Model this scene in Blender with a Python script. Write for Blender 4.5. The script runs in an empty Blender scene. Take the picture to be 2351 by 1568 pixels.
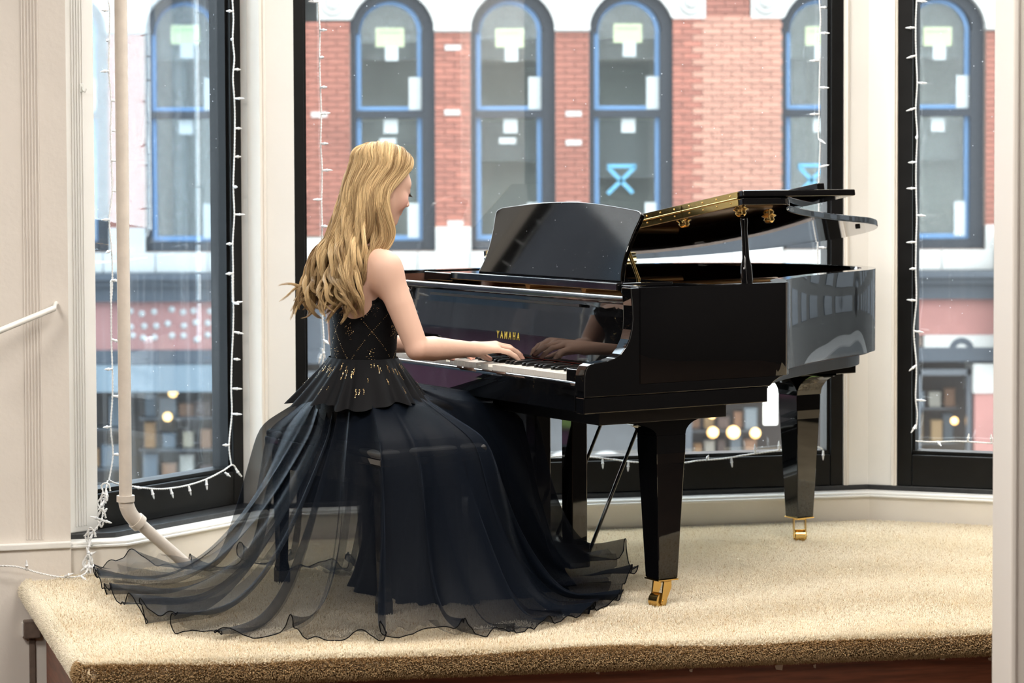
import bpy, bmesh, math, random
import numpy as np
from mathutils import Vector, Matrix
sc = bpy.context.scene
random.seed(7); RNG = np.random.default_rng(7)

# ------------------------------------------------------------------ camera, sky, light, exposure
F_PX, CAM_Z, CY0, CX0 = 5551.0, 1.3237, 610.0, 1175.5
PITCH, ROLL = math.atan((CY0 - 385.0) / F_PX), 0.0035
_fw = np.array([0, math.cos(PITCH), -math.sin(PITCH)])
_r0 = np.array([1.0, 0, 0]); _u0 = np.cross(_r0, _fw)
_rt = math.cos(ROLL) * _r0 - math.sin(ROLL) * _u0
_up = math.sin(ROLL) * _r0 + math.cos(ROLL) * _u0
CAMP = np.array([0, 0, CAM_Z])
cd = bpy.data.cameras.new('camera'); cam = bpy.data.objects.new('camera', cd)
sc.collection.objects.link(cam)
cam.matrix_world = Matrix(((_rt[0], _up[0], -_fw[0], 0), (_rt[1], _up[1], -_fw[1], 0),
                           (_rt[2], _up[2], -_fw[2], CAM_Z), (0, 0, 0, 1)))
cd.sensor_width = 36; cd.sensor_fit = 'HORIZONTAL'; cd.lens = 36 * F_PX / 2351
cd.shift_y = -(784 - CY0) / 2351; cd.shift_x = 0
cd.clip_end = 300
cd.dof.use_dof = True; cd.dof.focus_distance = 7.25; cd.dof.aperture_fstop = 4.6
sc.camera = cam

wd = bpy.data.worlds.new('overcast_sky'); sc.world = wd; wd.use_nodes = True
bgn = wd.node_tree.nodes['Background']
bgn.inputs[0].default_value = (0.93, 0.965, 1.0, 1); bgn.inputs[1].default_value = 7.8

def area(name, loc, sx, sy, power, col, rot=(0, 0, 0), portal=False):
    l = bpy.data.lights.new(name, 'AREA'); l.shape = 'RECTANGLE'; l.size = sx; l.size_y = sy
    l.energy = power; l.color = col
    o = bpy.data.objects.new(name, l); sc.collection.objects.link(o)
    o.location = loc; o.rotation_euler = rot
    if portal: l.cycles.is_portal = True
    return o
# unseen area lights added under the ceiling to fill hall and bay
for i, (x, y, p) in enumerate([(-2.6, 4.4, 115), (0.3, 4.6, 70), (-2.4, 1.2, 95), (0.8, 1.2, 40), (1.7, 5.9, 85), (0.5, 7.9, 58)]):
    area('ceiling_fill', (x, y, 3.34), 1.2, 1.2, p, (1.0, 0.95, 0.88))

vs = sc.view_settings
vs.view_transform = 'Standard'; vs.look = 'None'; vs.exposure = 0.28; vs.gamma = 1.0
vs.use_curve_mapping = False
cy = sc.cycles
cy.max_bounces = 5; cy.diffuse_bounces = 3; cy.glossy_bounces = 3; cy.transmission_bounces = 3
cy.transparent_max_bounces = 32; cy.sample_clamp_indirect = 6.0
cy.caustics_reflective = False; cy.caustics_refractive = False
cy.use_denoising = True
cy.use_adaptive_sampling = True; cy.adaptive_threshold = 0.25

# ------------------------------------------------------------------ measuring helpers (photo pixel -> real place)
def ray(px, py): return _fw + _rt * ((px - CX0) / F_PX) + _up * ((CY0 - py) / F_PX)
def onz(px, py, z=0.0):
    d = ray(px, py); return CAMP + d * ((z - CAM_Z) / d[2])
def aty(px, py, Y):
    d = ray(px, py); return CAMP + d * (Y / d[1])
def onplane(px, py, P, n):
    d = ray(px, py); P = np.asarray(P, float); n = np.asarray(n, float)
    return CAMP + d * (np.dot(P - CAMP, n) / np.dot(d, n))

# ------------------------------------------------------------------ materials
MATS = {}
def mat(name, col, rough=0.5, metal=0.0, spec=0.5, noise=0.0, nscale=20.0, bump=0.0, bscale=80.0, rnd=0.0,
        coat=0.0, sub=0.0, sheen=0.0, emit=None, emit_s=0.0, stretch=None):
    if name in MATS: return MATS[name]
    m = bpy.data.materials.new(name); m.use_nodes = True
    nt = m.node_tree; b = nt.nodes['Principled BSDF']
    b.inputs['Base Color'].default_value = (*col, 1); b.inputs['Roughness'].default_value = rough
    b.inputs['Metallic'].default_value = metal; b.inputs['Specular IOR Level'].default_value = spec
    b.inputs['Coat Weight'].default_value = coat; b.inputs['Coat Roughness'].default_value = 0.02
    if sub: 
        b.inputs['Subsurface Weight'].default_value = sub
        b.inputs['Subsurface Radius'].default_value = (0.02, 0.008, 0.004); b.inputs['Subsurface Scale'].default_value = 0.6
    if sheen: b.inputs['Sheen Weight'].default_value = sheen
    if emit is not None:
        b.inputs['Emission Color'].default_value = (*emit, 1); b.inputs['Emission Strength'].default_value = emit_s
    tc = nt.nodes.new('ShaderNodeTexCoord'); src = tc.outputs['Object']
    if stretch:
        mp = nt.nodes.new('ShaderNodeMapping'); mp.inputs['Scale'].default_value = stretch
        nt.links.new(src, mp.inputs['Vector']); src = mp.outputs['Vector']
    val = None
    if noise:
        n = nt.nodes.new('ShaderNodeTexNoise'); n.inputs['Scale'].default_value = nscale; n.inputs['Detail'].default_value = 5
        nt.links.new(src, n.inputs['Vector'])
        mr = nt.nodes.new('ShaderNodeMapRange'); mr.inputs['To Min'].default_value = 1 - noise; mr.inputs['To Max'].default_value = 1 + noise
        mr.inputs['From Min'].default_value = 0.3; mr.inputs['From Max'].default_value = 0.7
        nt.links.new(n.outputs['Fac'], mr.inputs['Value']); val = mr.outputs['Result']
    if rnd:
        oi = nt.nodes.new('ShaderNodeObjectInfo')
        mr = nt.nodes.new('ShaderNodeMapRange'); mr.inputs['To Min'].default_value = 1 - rnd; mr.inputs['To Max'].default_value = 1 + rnd
        nt.links.new(oi.outputs['Random'], mr.inputs['Value'])
        if val is None: val = mr.outputs['Result']
        else:
            mm = nt.nodes.new('ShaderNodeMath'); mm.operation = 'MULTIPLY'
            nt.links.new(val, mm.inputs[0]); nt.links.new(mr.outputs['Result'], mm.inputs[1]); val = mm.outputs[0]
    if val is not None:
        vm = nt.nodes.new('ShaderNodeVectorMath'); vm.operation = 'SCALE'; vm.inputs[0].default_value = col
        nt.links.new(val, vm.inputs['Scale']); nt.links.new(vm.outputs['Vector'], b.inputs['Base Color'])
    if bump:
        n = nt.nodes.new('ShaderNodeTexNoise'); n.inputs['Scale'].default_value = bscale; n.inputs['Detail'].default_value = 4
        nt.links.new(src, n.inputs['Vector'])
        bp = nt.nodes.new('ShaderNodeBump'); bp.inputs['Strength'].default_value = bump; bp.inputs['Distance'].default_value = 0.01
        nt.links.new(n.outputs['Fac'], bp.inputs['Height']); nt.links.new(bp.outputs['Normal'], b.inputs['Normal'])
    MATS[name] = m
    return m

def glass_mat(name, haze=0.05, specks=True, refl=0.07, tint=(0.95, 0.98, 0.97), streak=0.0):
    m = bpy.data.materials.new(name); m.use_nodes = True; nt = m.node_tree; nt.nodes.clear()
    out = nt.nodes.new('ShaderNodeOutputMaterial')
    tr = nt.nodes.new('ShaderNodeBsdfTransparent'); tr.inputs[0].default_value = (*tint, 1)
    gl = nt.nodes.new('ShaderNodeBsdfGlossy'); gl.inputs['Roughness'].default_value = 0.0
    df = nt.nodes.new('ShaderNodeBsdfDiffuse'); df.inputs[0].default_value = (0.85, 0.88, 0.9, 1)
    tl = nt.nodes.new('ShaderNodeBsdfTranslucent'); tl.inputs[0].default_value = (0.85, 0.88, 0.9, 1)
    dd = nt.nodes.new('ShaderNodeMixShader'); dd.inputs[0].default_value = 0.6
    nt.links.new(df.outputs[0], dd.inputs[1]); nt.links.new(tl.outputs[0], dd.inputs[2])
    m1 = nt.nodes.new('ShaderNodeMixShader'); m1.inputs[0].default_value = refl
    nt.links.new(tr.outputs[0], m1.inputs[1]); nt.links.new(gl.outputs[0], m1.inputs[2])
    m2 = nt.nodes.new('ShaderNodeMixShader'); m2.inputs[0].default_value = haze
    nt.links.new(m1.outputs[0], m2.inputs[1]); nt.links.new(dd.outputs[0], m2.inputs[2])
    if specks:
        tc = nt.nodes.new('ShaderNodeTexCoord')
        vo = nt.nodes.new('ShaderNodeTexVoronoi'); vo.inputs['Scale'].default_value = 26; vo.inputs['Randomness'].default_value = 1
        nt.links.new(tc.outputs['Object'], vo.inputs['Vector'])
        lt = nt.nodes.new('ShaderNodeMath'); lt.operation = 'LESS_THAN'; lt.inputs[1].default_value = 0.05
        nt.links.new(vo.outputs['Distance'], lt.inputs[0])
        sx = nt.nodes.new('ShaderNodeSeparateColor'); nt.links.new(vo.outputs['Color'], sx.inputs[0])
        g2 = nt.nodes.new('ShaderNodeMath'); g2.operation = 'GREATER_THAN'; g2.inputs[1].default_value = 0.45
        nt.links.new(sx.outputs[0], g2.inputs[0])
        mu = nt.nodes.new('ShaderNodeMath'); mu.operation = 'MULTIPLY'
        nt.links.new(lt.outputs[0], mu.inputs[0]); nt.links.new(g2.outputs[0], mu.inputs[1])
        mp = nt.nodes.new('ShaderNodeMapping'); mp.inputs['Scale'].default_value = (40, 40, 1.2)
        nt.links.new(tc.outputs['Object'], mp.inputs['Vector'])
        nz = nt.nodes.new('ShaderNodeTexNoise'); nz.inputs['Scale'].default_value = 1.0; nz.inputs['Detail'].default_value = 3
        nt.links.new(mp.outputs[0], nz.inputs['Vector'])
        mr = nt.nodes.new('ShaderNodeMapRange'); mr.inputs['From Min'].default_value = 0.5; mr.inputs['From Max'].default_value = 0.8
        mr.inputs['To Min'].default_value = haze; mr.inputs['To Max'].default_value = haze + streak
        nt.links.new(nz.outputs['Fac'], mr.inputs['Value'])
        mm = nt.nodes.new('ShaderNodeMath'); mm.operation = 'MULTIPLY'; mm.inputs[1].default_value = 0.5
        nt.links.new(mu.outputs[0], mm.inputs[0])
        ad = nt.nodes.new('ShaderNodeMath'); ad.operation = 'ADD'; ad.use_clamp = True
        nt.links.new(mm.outputs[0], ad.inputs[0]); nt.links.new(mr.outputs[0], ad.inputs[1])
        nt.links.new(ad.outputs[0], m2.inputs[0])
    nt.links.new(m2.outputs[0], out.inputs[0])
    return m

# ------------------------------------------------------------------ mesh helpers
def rotz(a): return Matrix.Rotation(a, 3, 'Z')
class MB:
    def __init__(s): s.v = []; s.f = []; s.sm = []
    def add(s, vs_, fs, smooth=False):
        k = len(s.v); s.v += [tuple(map(float, p)) for p in vs_]
        s.f += [tuple(i + k for i in f) for f in fs]; s.sm += [smooth] * len(fs)
        return s
    def box(s, x0, x1, y0, y1, z0, z1, M=None):
        p = [(x, y, z) for z in (z0, z1) for y in (y0, y1) for x in (x0, x1)]
        if M is not None: p = [tuple(M @ Vector(q)) for q in p]
        return s.add(p, [(0, 2, 3, 1), (4, 5, 7, 6), (0, 1, 5, 4), (2, 6, 7, 3), (0, 4, 6, 2), (1, 3, 7, 5)])
    def prism(s, poly, axis, h0, h1, M=None, smooth=False):
        # poly: 2-D points; axis 'x','y','z' = extrusion axis
        def P(p, h):
            q = {'x': (h, p[0], p[1]), 'y': (p[0], h, p[1]), 'z': (p[0], p[1], h)}[axis]
            return tuple(M @ Vector(q)) if M is not None else q
        n = len(poly); v = [P(p, h0) for p in poly] + [P(p, h1) for p in poly]
        ar = sum(poly[i][0] * poly[(i + 1) % n][1] - poly[(i + 1) % n][0] * poly[i][1] for i in range(n))
        flip = (ar < 0) ^ (axis == 'y')
        side = [(i, (i + 1) % n, n + (i + 1) % n, n + i) for i in range(n)]
        caps = [tuple(range(n))[::-1], tuple(range(n, 2 * n))]
        if flip: side = [f[::-1] for f in side]; caps = [f[::-1] for f in caps]
        s.add(v, side, smooth); k = len(s.v) - 2 * n
        s.f += [tuple(i + k for i in f) for f in caps]; s.sm += [False, False]
        return s
    def tube(s, path, r, n=10, cap=True, smooth=True, flat=None):
        path = [np.array(p, float) for p in path]; m = len(path)
        rs = r if hasattr(r, '__len__') else [r] * m
        T = []
        for i in range(m):
            t = path[min(i + 1, m - 1)] - path[max(i - 1, 0)]; T.append(t / (np.linalg.norm(t) + 1e-12))
        ref = np.array([0, 0, 1.0]) if abs(T[0][2]) < 0.9 else np.array([1.0, 0, 0])
        N = np.cross(T[0], ref); N /= np.linalg.norm(N); vs_ = []
        for i in range(m):
            N = N - T[i] * np.dot(N, T[i]); N /= (np.linalg.norm(N) + 1e-12); B = np.cross(T[i], N)
            for k in range(n):
                a = 2 * math.pi * k / n
                vs_.append(path[i] + rs[i] * (math.cos(a) * N + math.sin(a) * B))
        fs = [(i * n + k, i * n + (k + 1) % n, (i + 1) * n + (k + 1) % n, (i + 1) * n + k) for i in range(m - 1) for k in range(n)]
        s.add(vs_, fs, smooth)
        if cap:
            s.add(vs_[:n], [tuple(range(n))[::-1]]); s.add(vs_[-n:], [tuple(range(n))])
        return s
    def lathe(s, prof, n=24, M=None, smooth=True):
        # prof: (r, z) list
        vs_ = []
        for r, z in prof:
            for k in range(n):
                a = 2 * math.pi * k / n; q = (r * math.cos(a), r * math.sin(a), z)
                vs_.append(tuple(M @ Vector(q)) if M is not None else q)
        m = len(prof)
        fs = [(i * n + k, i * n + (k + 1) % n, (i + 1) * n + (k + 1) % n, (i + 1) * n + k) for i in range(m - 1) for k in range(n)]
        s.add(vs_, fs, smooth)
        s.add(vs_[:n], [tuple(range(n))[::-1]]); s.add(vs_[-n:], [tuple(range(n))])
        return s
    def grid(s, P, closed_u=False, smooth=True):
        # P: array (m, n, 3), rows m, columns n
        m, n = len(P), len(P[0]); vs_ = [p for row in P for p in row]
        nn = n if closed_u else n - 1
        fs = [(i * n + k, i * n + (k + 1) % n, (i + 1) * n + (k + 1) % n, (i + 1) * n + k) for i in range(m - 1) for k in range(nn)]
        return s.add(vs_, fs, smooth)
    def mesh(s, name):
        me = bpy.data.meshes.new(name); me.from_pydata(s.v, [], s.f)
        me.polygons.foreach_set('use_smooth', s.sm); me.update(); return me
    def build(s, name, m, parent=None, bevel=0.0, seg=2, loc=None, rz=None):
        return place(name, s.mesh(name), m, parent, bevel, seg, loc, rz)
def place(name, me, m, parent=None, bevel=0.0, seg=2, loc=None, rz=None):
    o = bpy.data.objects.new(name, me); sc.collection.objects.link(o)
    if m is not None and not me.materials: me.materials.append(m)
    if parent is not None: o.parent = parent
    if loc is not None: o.location = loc
    if rz is not None: o.rotation_euler = (0, 0, rz)
    if bevel:
        b = o.modifiers.new('bevel', 'BEVEL'); b.width = bevel; b.segments = seg; b.limit_method = 'ANGLE'
        b.angle_limit = math.radians(35); b.harden_normals = False
    return o
def tag(o, label, cat, group=None, kind=None):
    o['label'] = label; o['category'] = cat
    if group: o['group'] = group
    if kind: o['kind'] = kind
    return o
def thing(name, label, cat, loc=(0, 0, 0), rz=0.0, group=None):
    o = bpy.data.objects.new(name, None); sc.collection.objects.link(o)
    o.empty_display_size = 0.1; o.location = loc; o.rotation_euler = (0, 0, rz)
    return tag(o, label, cat, group)
def struct(o, label=None, cat=None):
    o['kind'] = 'structure'
    if label: o['label'] = label
    if cat: o['category'] = cat
    return o
def catmull(pts, n=8, closed=False):
    P = [np.array(p, float) for p in pts]; out = []
    m = len(P); rng = range(m) if closed else range(m - 1)
    for i in rng:
        p0 = P[(i - 1) % m] if closed or i > 0 else P[0]
        p1 = P[i]; p2 = P[(i + 1) % m]
        p3 = P[(i + 2) % m] if closed or i + 2 < m else P[-1]
        for k in range(n):
            t = k / n
            out.append(0.5 * ((2 * p1) + (-p0 + p2) * t + (2 * p0 - 5 * p1 + 4 * p2 - p3) * t * t + (-p0 + 3 * p1 - 3 * p2 + p3) * t ** 3))
    if not closed: out.append(P[-1])
    return out
# ------------------------------------------------------------------ the room and the bay
FLOOR_Z, CEIL_Z, HEAD_Z = -0.40, 3.4, 3.1
M_cream = mat('cream_paint', (0.80, 0.745, 0.67), 0.55, noise=0.03, nscale=3, bump=0.05, bscale=60)
M_white = mat('white_paint', (0.83, 0.81, 0.77), 0.5, noise=0.02, nscale=4, bump=0.03, bscale=90)
M_beige = mat('beige_paint', (0.77, 0.71, 0.645), 0.5, noise=0.03, nscale=5, bump=0.10, bscale=45)
M_frame = mat('black_window_frame', (0.006, 0.006, 0.006), 0.4, noise=0.2, nscale=15, spec=0.22)
M_sill = mat('dark_sill', (0.025, 0.026, 0.028), 0.42, noise=0.35, nscale=30, bump=0.1)
M_pvc = mat('beige_pipe_paint', (0.72, 0.64, 0.56), 0.45, noise=0.05, nscale=30, bump=0.08)
M_hall = mat('hall_wall_panelling', (0.035, 0.028, 0.022), 0.7, noise=0.05, nscale=3)
M_floor = mat('hall_floor_boards', (0.075, 0.045, 0.028), 0.6, noise=0.25, nscale=4, stretch=(1, 9, 1))
M_ceil = mat('ceiling_paint', (0.75, 0.73, 0.70), 0.8)

c0 = np.array([-1.312, 7.923]); d1 = np.array([0.288, 0.436]); d1 /= np.linalg.norm(d1)
Bc = np.array([1.334, 9.047]); d2 = np.array([1.195, 0.255]); d2 /= np.linalg.norm(d2)
d3 = np.array([0.507, -0.182]); d3 /= np.linalg.norm(d3)
_m = np.array([[d1[0], -d2[0]], [d1[1], -d2[1]]]); _s = np.linalg.solve(_m, Bc - c0); Ac = c0 + d1 * _s[0]
Ec = Bc + d3 * 1.20
L1, L2 = np.linalg.norm(Ac - c0), np.linalg.norm(Bc - Ac)
Qc = np.array([-1.50, 7.872])
def strip_pts(path, off):
    # path offset by 'off' to the outer (left-hand) side, mitred
    P = [np.array(p, float) for p in path]; out = []
    for i, p in enumerate(P):
        ds = []
        if i > 0: ds.append((P[i] - P[i - 1]) / np.linalg.norm(P[i] - P[i - 1]))
        if i < len(P) - 1: ds.append((P[i + 1] - P[i]) / np.linalg.norm(P[i + 1] - P[i]))
        ns = [np.array([-d[1], d[0]]) for d in ds]
        n = ns[0] if len(ns) == 1 else (ns[0] + ns[1]) / (1 + np.dot(ns[0], ns[1]))
        out.append(p + n * off)
    return out
def strip(path, y0, y1, z0, z1, mb=None):
    mb = mb or MB(); a = strip_pts(path, y0); b = strip_pts(path, y1); n = len(a)
    v = [(*p, z0) for p in a] + [(*p, z0) for p in b] + [(*p, z1) for p in a] + [(*p, z1) for p in b]
    f = []
    for i in range(n - 1):
        f += [(i, i + 1, 2 * n + i + 1, 2 * n + i), (n + i + 1, n + i, 3 * n + i, 3 * n + i + 1),
              (2 * n + i, 2 * n + i + 1, 3 * n + i + 1, 3 * n + i), (i + 1, i, n + i, n + i + 1)]
    f += [(0, 2 * n, 3 * n, n), (n - 1, 2 * n - 1, 4 * n - 1, 3 * n - 1)]
    return mb.add(v, f)
bay = [Qc, c0, Ac, Bc, Ec]
# curb under the windows with its moulded cap, dark sill strip
o = strip(bay, -0.080, 0.0, 0.0, 0.094).build('baseboard_bay', M_cream, bevel=0.002); struct(o, 'cream curb board running under the bay windows', 'baseboard')
mb = strip(bay, -0.090, 0.0, 0.094, 0.103); strip(bay, -0.080, 0.0, 0.103, 0.112, mb)
o2 = mb.build('moulding', M_white, o, bevel=0.003)
o = strip(bay, -0.006, 0.16, 0.108, 0.130).build('trim_1', M_sill, bevel=0.003); struct(o, 'black sill strip along the top of the cream curb', 'sill')
o = strip(bay, 0.02, 0.26, FLOOR_Z - 0.3, 0.118).build('wall_bay', M_hall); struct(o, 'wall below the bay windows', 'wall')
o = strip(bay, 0.0, 0.26, HEAD_Z, CEIL_Z + 0.05).build('wall_bay_head', M_cream); struct(o, 'wall above the bay windows', 'wall')

def wall_x(px, start, d, off=0.0, py=600):
    n = np.array([-d[1], d[0], 0]); P0 = np.array([*(start + n[:2] * off), 0.0])
    q = onplane(px, py, P0, n); return float(np.dot(q[:2] - start, d))
x1r0, x1r1 = wall_x(529, c0, d1, 0.08), wall_x(566, c0, d1, 0.06)
x2l0, x2l1 = wall_x(677, Ac, d2, 0.0), wall_x(704, Ac, d2, 0.03)
x2r0, x2r1 = wall_x(1896, Ac, d2, 0.03), wall_x(1936, Ac, d2, 0.0)
x3l0, x3l1 = wall_x(2061, Bc, d3, 0.0), wall_x(2104, Bc, d3, 0.03)
# corner columns with their edge beads
def column(name, label, s0, s1, k0, k1):
    path = [s0[0] + s0[1] * s0[2], s0[3], s1[0] + s1[1] * s1[2]]
    o = strip(path, 0.0, 0.155 if name == 'trim_2' else 0.095, 0.13, HEAD_Z).build(name, M_white); struct(o, label, 'column')
    for (st, d, x0, x1) in k0 + k1:
        p = [st + d * x0, st + d * x1]
        mb = strip(p, -0.010, 0.05, 0.13, HEAD_Z); q = [st + d * (x0 * .62 + x1 * .38), st + d * (x0 * .35 + x1 * .65)]
        strip(q, -0.016, 0.0, 0.13, HEAD_Z, mb); mb.build('edge_bead', M_cream, o, bevel=0.003)
column('trim_2', 'white corner post between the left and middle windows', (c0, d1, x1r1, Ac), (Ac, d2, x2l0),
       [(c0, d1, x1r1 - 0.004, x1r1 + 0.03)], [])
column('trim_3', 'white corner post between the middle and right windows', (Ac, d2, x2r1, Bc), (Bc, d3, x3l0),
       [(Ac, d2, x2r1, x2r1 + 0.022)], [(Bc, d3, x3l0 - 0.022, x3l0)])
M_glass1 = glass_mat('rain_spotted_glass', haze=0.015, streak=0.05, tint=(0.80, 0.88, 0.93))
M_glass2 = glass_mat('dusty_glass', haze=0.016, streak=0.0, tint=(0.93, 0.96, 0.96))
def window(name, label, start, d, xa, xa2, xb2, xb, off, gm, zb=0.262):
    ang = math.atan2(d[1], d[0])
    r = thing(name, label, 'window', (start[0], start[1], 0.13), ang); r['kind'] = 'structure'
    H = HEAD_Z - 0.13; zg = zb - 0.13
    def st(x0, x1, s):
        mb = MB(); mb.box(x0, x1, off, off + 0.09, 0, H)
        mb.box(x0 + (0.012 if s > 0 else 0), x1 - (0 if s > 0 else 0.012), off + 0.012, off + 0.08, 0, H); return mb
    MB().box(xa, xa2 - 0.010, off, off + 0.10, 0, H).build('stile', M_frame, r, bevel=0.003)
    MB().box(xa2 - 0.010, xa2, off + 0.018, off + 0.09, zg, H).build('glazing_bead', M_frame, r)
    MB().box(xb2 + 0.010, xb, off, off + 0.10, 0, H).build('stile', M_frame, r, bevel=0.003)
    MB().box(xb2, xb2 + 0.010, off + 0.018, off + 0.09, zg, H).build('glazing_bead', M_frame, r)
    MB().box(xa2 - 0.010, xb2 + 0.010, off + 0.001, off + 0.099, 0, zg - 0.014).build('bottom_rail', M_frame, r, bevel=0.004)
    MB().box(xa2 - 0.010, xb2 + 0.010, off + 0.015, off + 0.09, zg - 0.014, zg).build('glazing_bead', M_frame, r, bevel=0.002)
    MB().box(xa2 - 0.010, xb2 + 0.010, off, off + 0.10, H - 0.08, H).build('top_rail', M_frame, r)
    MB().box(xa2 - 0.005, xb2 + 0.005, off + 0.050, off + 0.056, zg - 0.005, H - 0.07).build('pane', gm, r)
    a = area('window_portal', (0, 0, 0), (xb2 - xa2), H - zg, 1, (1, 1, 1), portal=True)
    nx = Vector((-d[1], d[0], 0)); c = Vector((*(start + d * (xa2 + xb2) / 2), zb + (H - zg) / 2 + 0.0)) + nx * (off + 0.15)
    a.matrix_world = Matrix(((d[0], 0, nx[0], c[0]), (d[1], 0, nx[1], c[1]), (0, 1, 0, c[2]), (0, 0, 0, 1)))
    a['kind'] = 'helper'
    return r
window('window_1', 'rain-spotted left bay window behind the beige pipe', c0, d1, wall_x(200, c0, d1, 0.08), wall_x(220, c0, d1, 0.08), x1r0, x1r1, 0.08, M_glass1)
window('window_2', 'large middle bay window behind the piano', Ac, d2, x2l0, x2l1, x2r0, x2r1, 0.0, M_glass2)
window('window_3', 'right bay window beside the right corner post', Bc, d3, x3l0, x3l1, 0.98, 1.05, 0.0, M_glass2)
o = strip([Bc + d3 * 1.05, Ec], 0.0, 0.095, 0.13, HEAD_Z).build('trim_7', M_white, bevel=0.004); struct(o, 'white casing right of the right window', 'casing')

# fluted white pilaster left of the left window, beige wall with its fluting
pA = onz(156, 1226, 0.13)[:2]; pB = onz(226, 1217, 0.13)[:2]
o = strip([pA, pB], 0.0, 0.10, 0.13, HEAD_Z).build('trim_4', M_white, bevel=0.004); struct(o, 'white fluted casing left of the left window', 'casing')
dp = (pB - pA) / np.linalg.norm(pB - pA); lp = np.linalg.norm(pB - pA)
for k in range(5):
    t = lp * (0.26 + 0.085 * k)
    strip([pA + dp * t, pA + dp * (t + 0.0045)], -0.0028, 0.0, 0.15, HEAD_Z).build('flute', M_white, o, bevel=0.0012)
wb = np.array([-1.434, 7.800]); dw = np.array([-math.cos(math.radians(16)), -math.sin(math.radians(16))])
wfar = wb + dw * 3.2
o = strip([wfar, wb], 0.0, 0.25, FLOOR_Z, CEIL_Z).build('wall_left', M_beige); struct(o, 'beige wall left of the bay with a fluted band', 'wall')
for k in range(6):
    q = onplane(53 + 7.2 * k, 600, (*wb, 0), (-dw[1], dw[0], 0))[:2]
    strip([q, q - dw * 0.0055], -0.0042, 0.0, 0.128, CEIL_Z).build('flute', M_beige, o, bevel=0.0018)
strip([wfar, wb], -0.010, 0.0, FLOOR_Z, 0.098).build('plinth', M_beige, o, bevel=0.002)
strip([wfar, wb], -0.020, 0.0, 0.098, 0.120).build('plinth_cap', M_white, o, bevel=0.005, seg=3)

# carpeted stage
sf0, sf1 = np.array([-1.159, 6.394]), np.array([1.4147, 6.831])
dsf = (sf1 - sf0) / np.linalg.norm(sf1 - sf0)
sfe = sf0 + dsf * 4.6
slb = np.array([-1.565, 7.68])
inner = strip_pts(bay, -0.075)
stage_poly = [sf0, sfe, np.array([3.4, 8.50])] + [Ec + np.array([0.03, -0.06])] + inner[::-1][1:] + [wb + np.array([-0.02, -0.05]), slb]
M_carpet = mat('carpet_backing', (0.78, 0.64, 0.44), 0.95, noise=0.18, nscale=9, spec=0.1)
M_riser = mat('red_brown_wood', (0.21, 0.068, 0.034), 0.42, noise=0.35, nscale=6, stretch=(1.2, 1.2, 14), bump=0.05)
dl = (slb - sf0) / np.linalg.norm(slb - sf0); nl = np.array([dl[1], -dl[0]]); nf = np.array([-dsf[1], dsf[0]])
ins = 0.030
cin = sf0 + nl * ins + nf * ins
# inset corner of front and left edges
_m = np.array([[dsf[0], -dl[0]], [dsf[1], -dl[1]]]); _q = np.linalg.solve(_m, (sf0 + nl * ins) - (sf0 + nf * ins)); cin = sf0 + nf * ins + dsf * _q[0]
top = [cin, sfe + nf * ins] + stage_poly[2:-1] + [slb + nl * ins]
mb = MB(); mb.prism(top, 'z', -0.065, 0.0)
stage = mb.build('floor_stage', M_carpet); struct(stage, 'carpeted stage platform under the piano', 'stage')
def arc_corner(p0, c, p1, r, n=8):
    a = (p0 - c) / np.linalg.norm(p0 - c); b = (p1 - c) / np.linalg.norm(p1 - c); half = math.acos(np.dot(a, b)) / 2
    t = r / math.tan(half); s = c + a * t; e = c + b * t
    return [((1 - u) ** 2) * s + 2 * u * (1 - u) * c + u * u * e for u in np.linspace(0, 1, n)]
nose = [slb + nl * ins + dl * 0.05] + arc_corner(slb, cin, sfe, 0.03) + [sfe + nf * ins]
nose3 = []
for p, q in zip(nose[:-1], nose[1:]):
    m_ = max(1, int(np.linalg.norm(q - p) / 0.15))
    nose3 += [(*(p + (q - p) * k / m_), -0.0325) for k in range(m_)]
nose3.append((*nose[-1], -0.0325))
MB().tube(nose3, 0.0325, 14).build('nosing', M_carpet, stage)
rz_ = [cin + nf * 0.025 + nl * 0.025, sfe + nf * 0.06] + [np.array([3.3, 8.40]), np.array([-1.3, 7.75]), slb + nl * 0.07]
o = MB().prism(rz_, 'z', FLOOR_Z, -0.06).build('trim_5', M_riser); struct(o, 'red-brown wooden riser under the carpet edge', 'riser')
M_tape = mat('torn_paper', (0.75, 0.68, 0.58), 0.8)
for px, py, w_, h_ in [(1788, 1527, 20, 12), (1372, 1540, 10, 8), (2163, 1507, 14, 9), (1870, 1526, 7, 8), (1586, 1537, 8, 6), (2272, 1510, 9, 7)]:
    q = onplane(px, py, (*(sf0 + nf * 0.055), 0), (*nf, 0)) - np.array([*nf, 0]) * 0.0015
    s_ = 6.8 / 5551
    m3 = Matrix(((dsf[0], 0, 0, q[0]), (dsf[1], 0, 0, q[1]), (0, 0, 1, q[2]), (0, 0, 0, 1)))
    k = MB().add([m3 @ Vector(p) for p in [(-w_ * s_ / 2, 0, 0), (w_ * s_ / 2, 0, 0.002), (w_ * s_ * .4, -0.002, -h_ * s_), (-w_ * s_ * .35, -0.003, -h_ * s_ * .8)]], [(0, 1, 2, 3)]).build('torn_scrap', M_tape, o)

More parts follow.
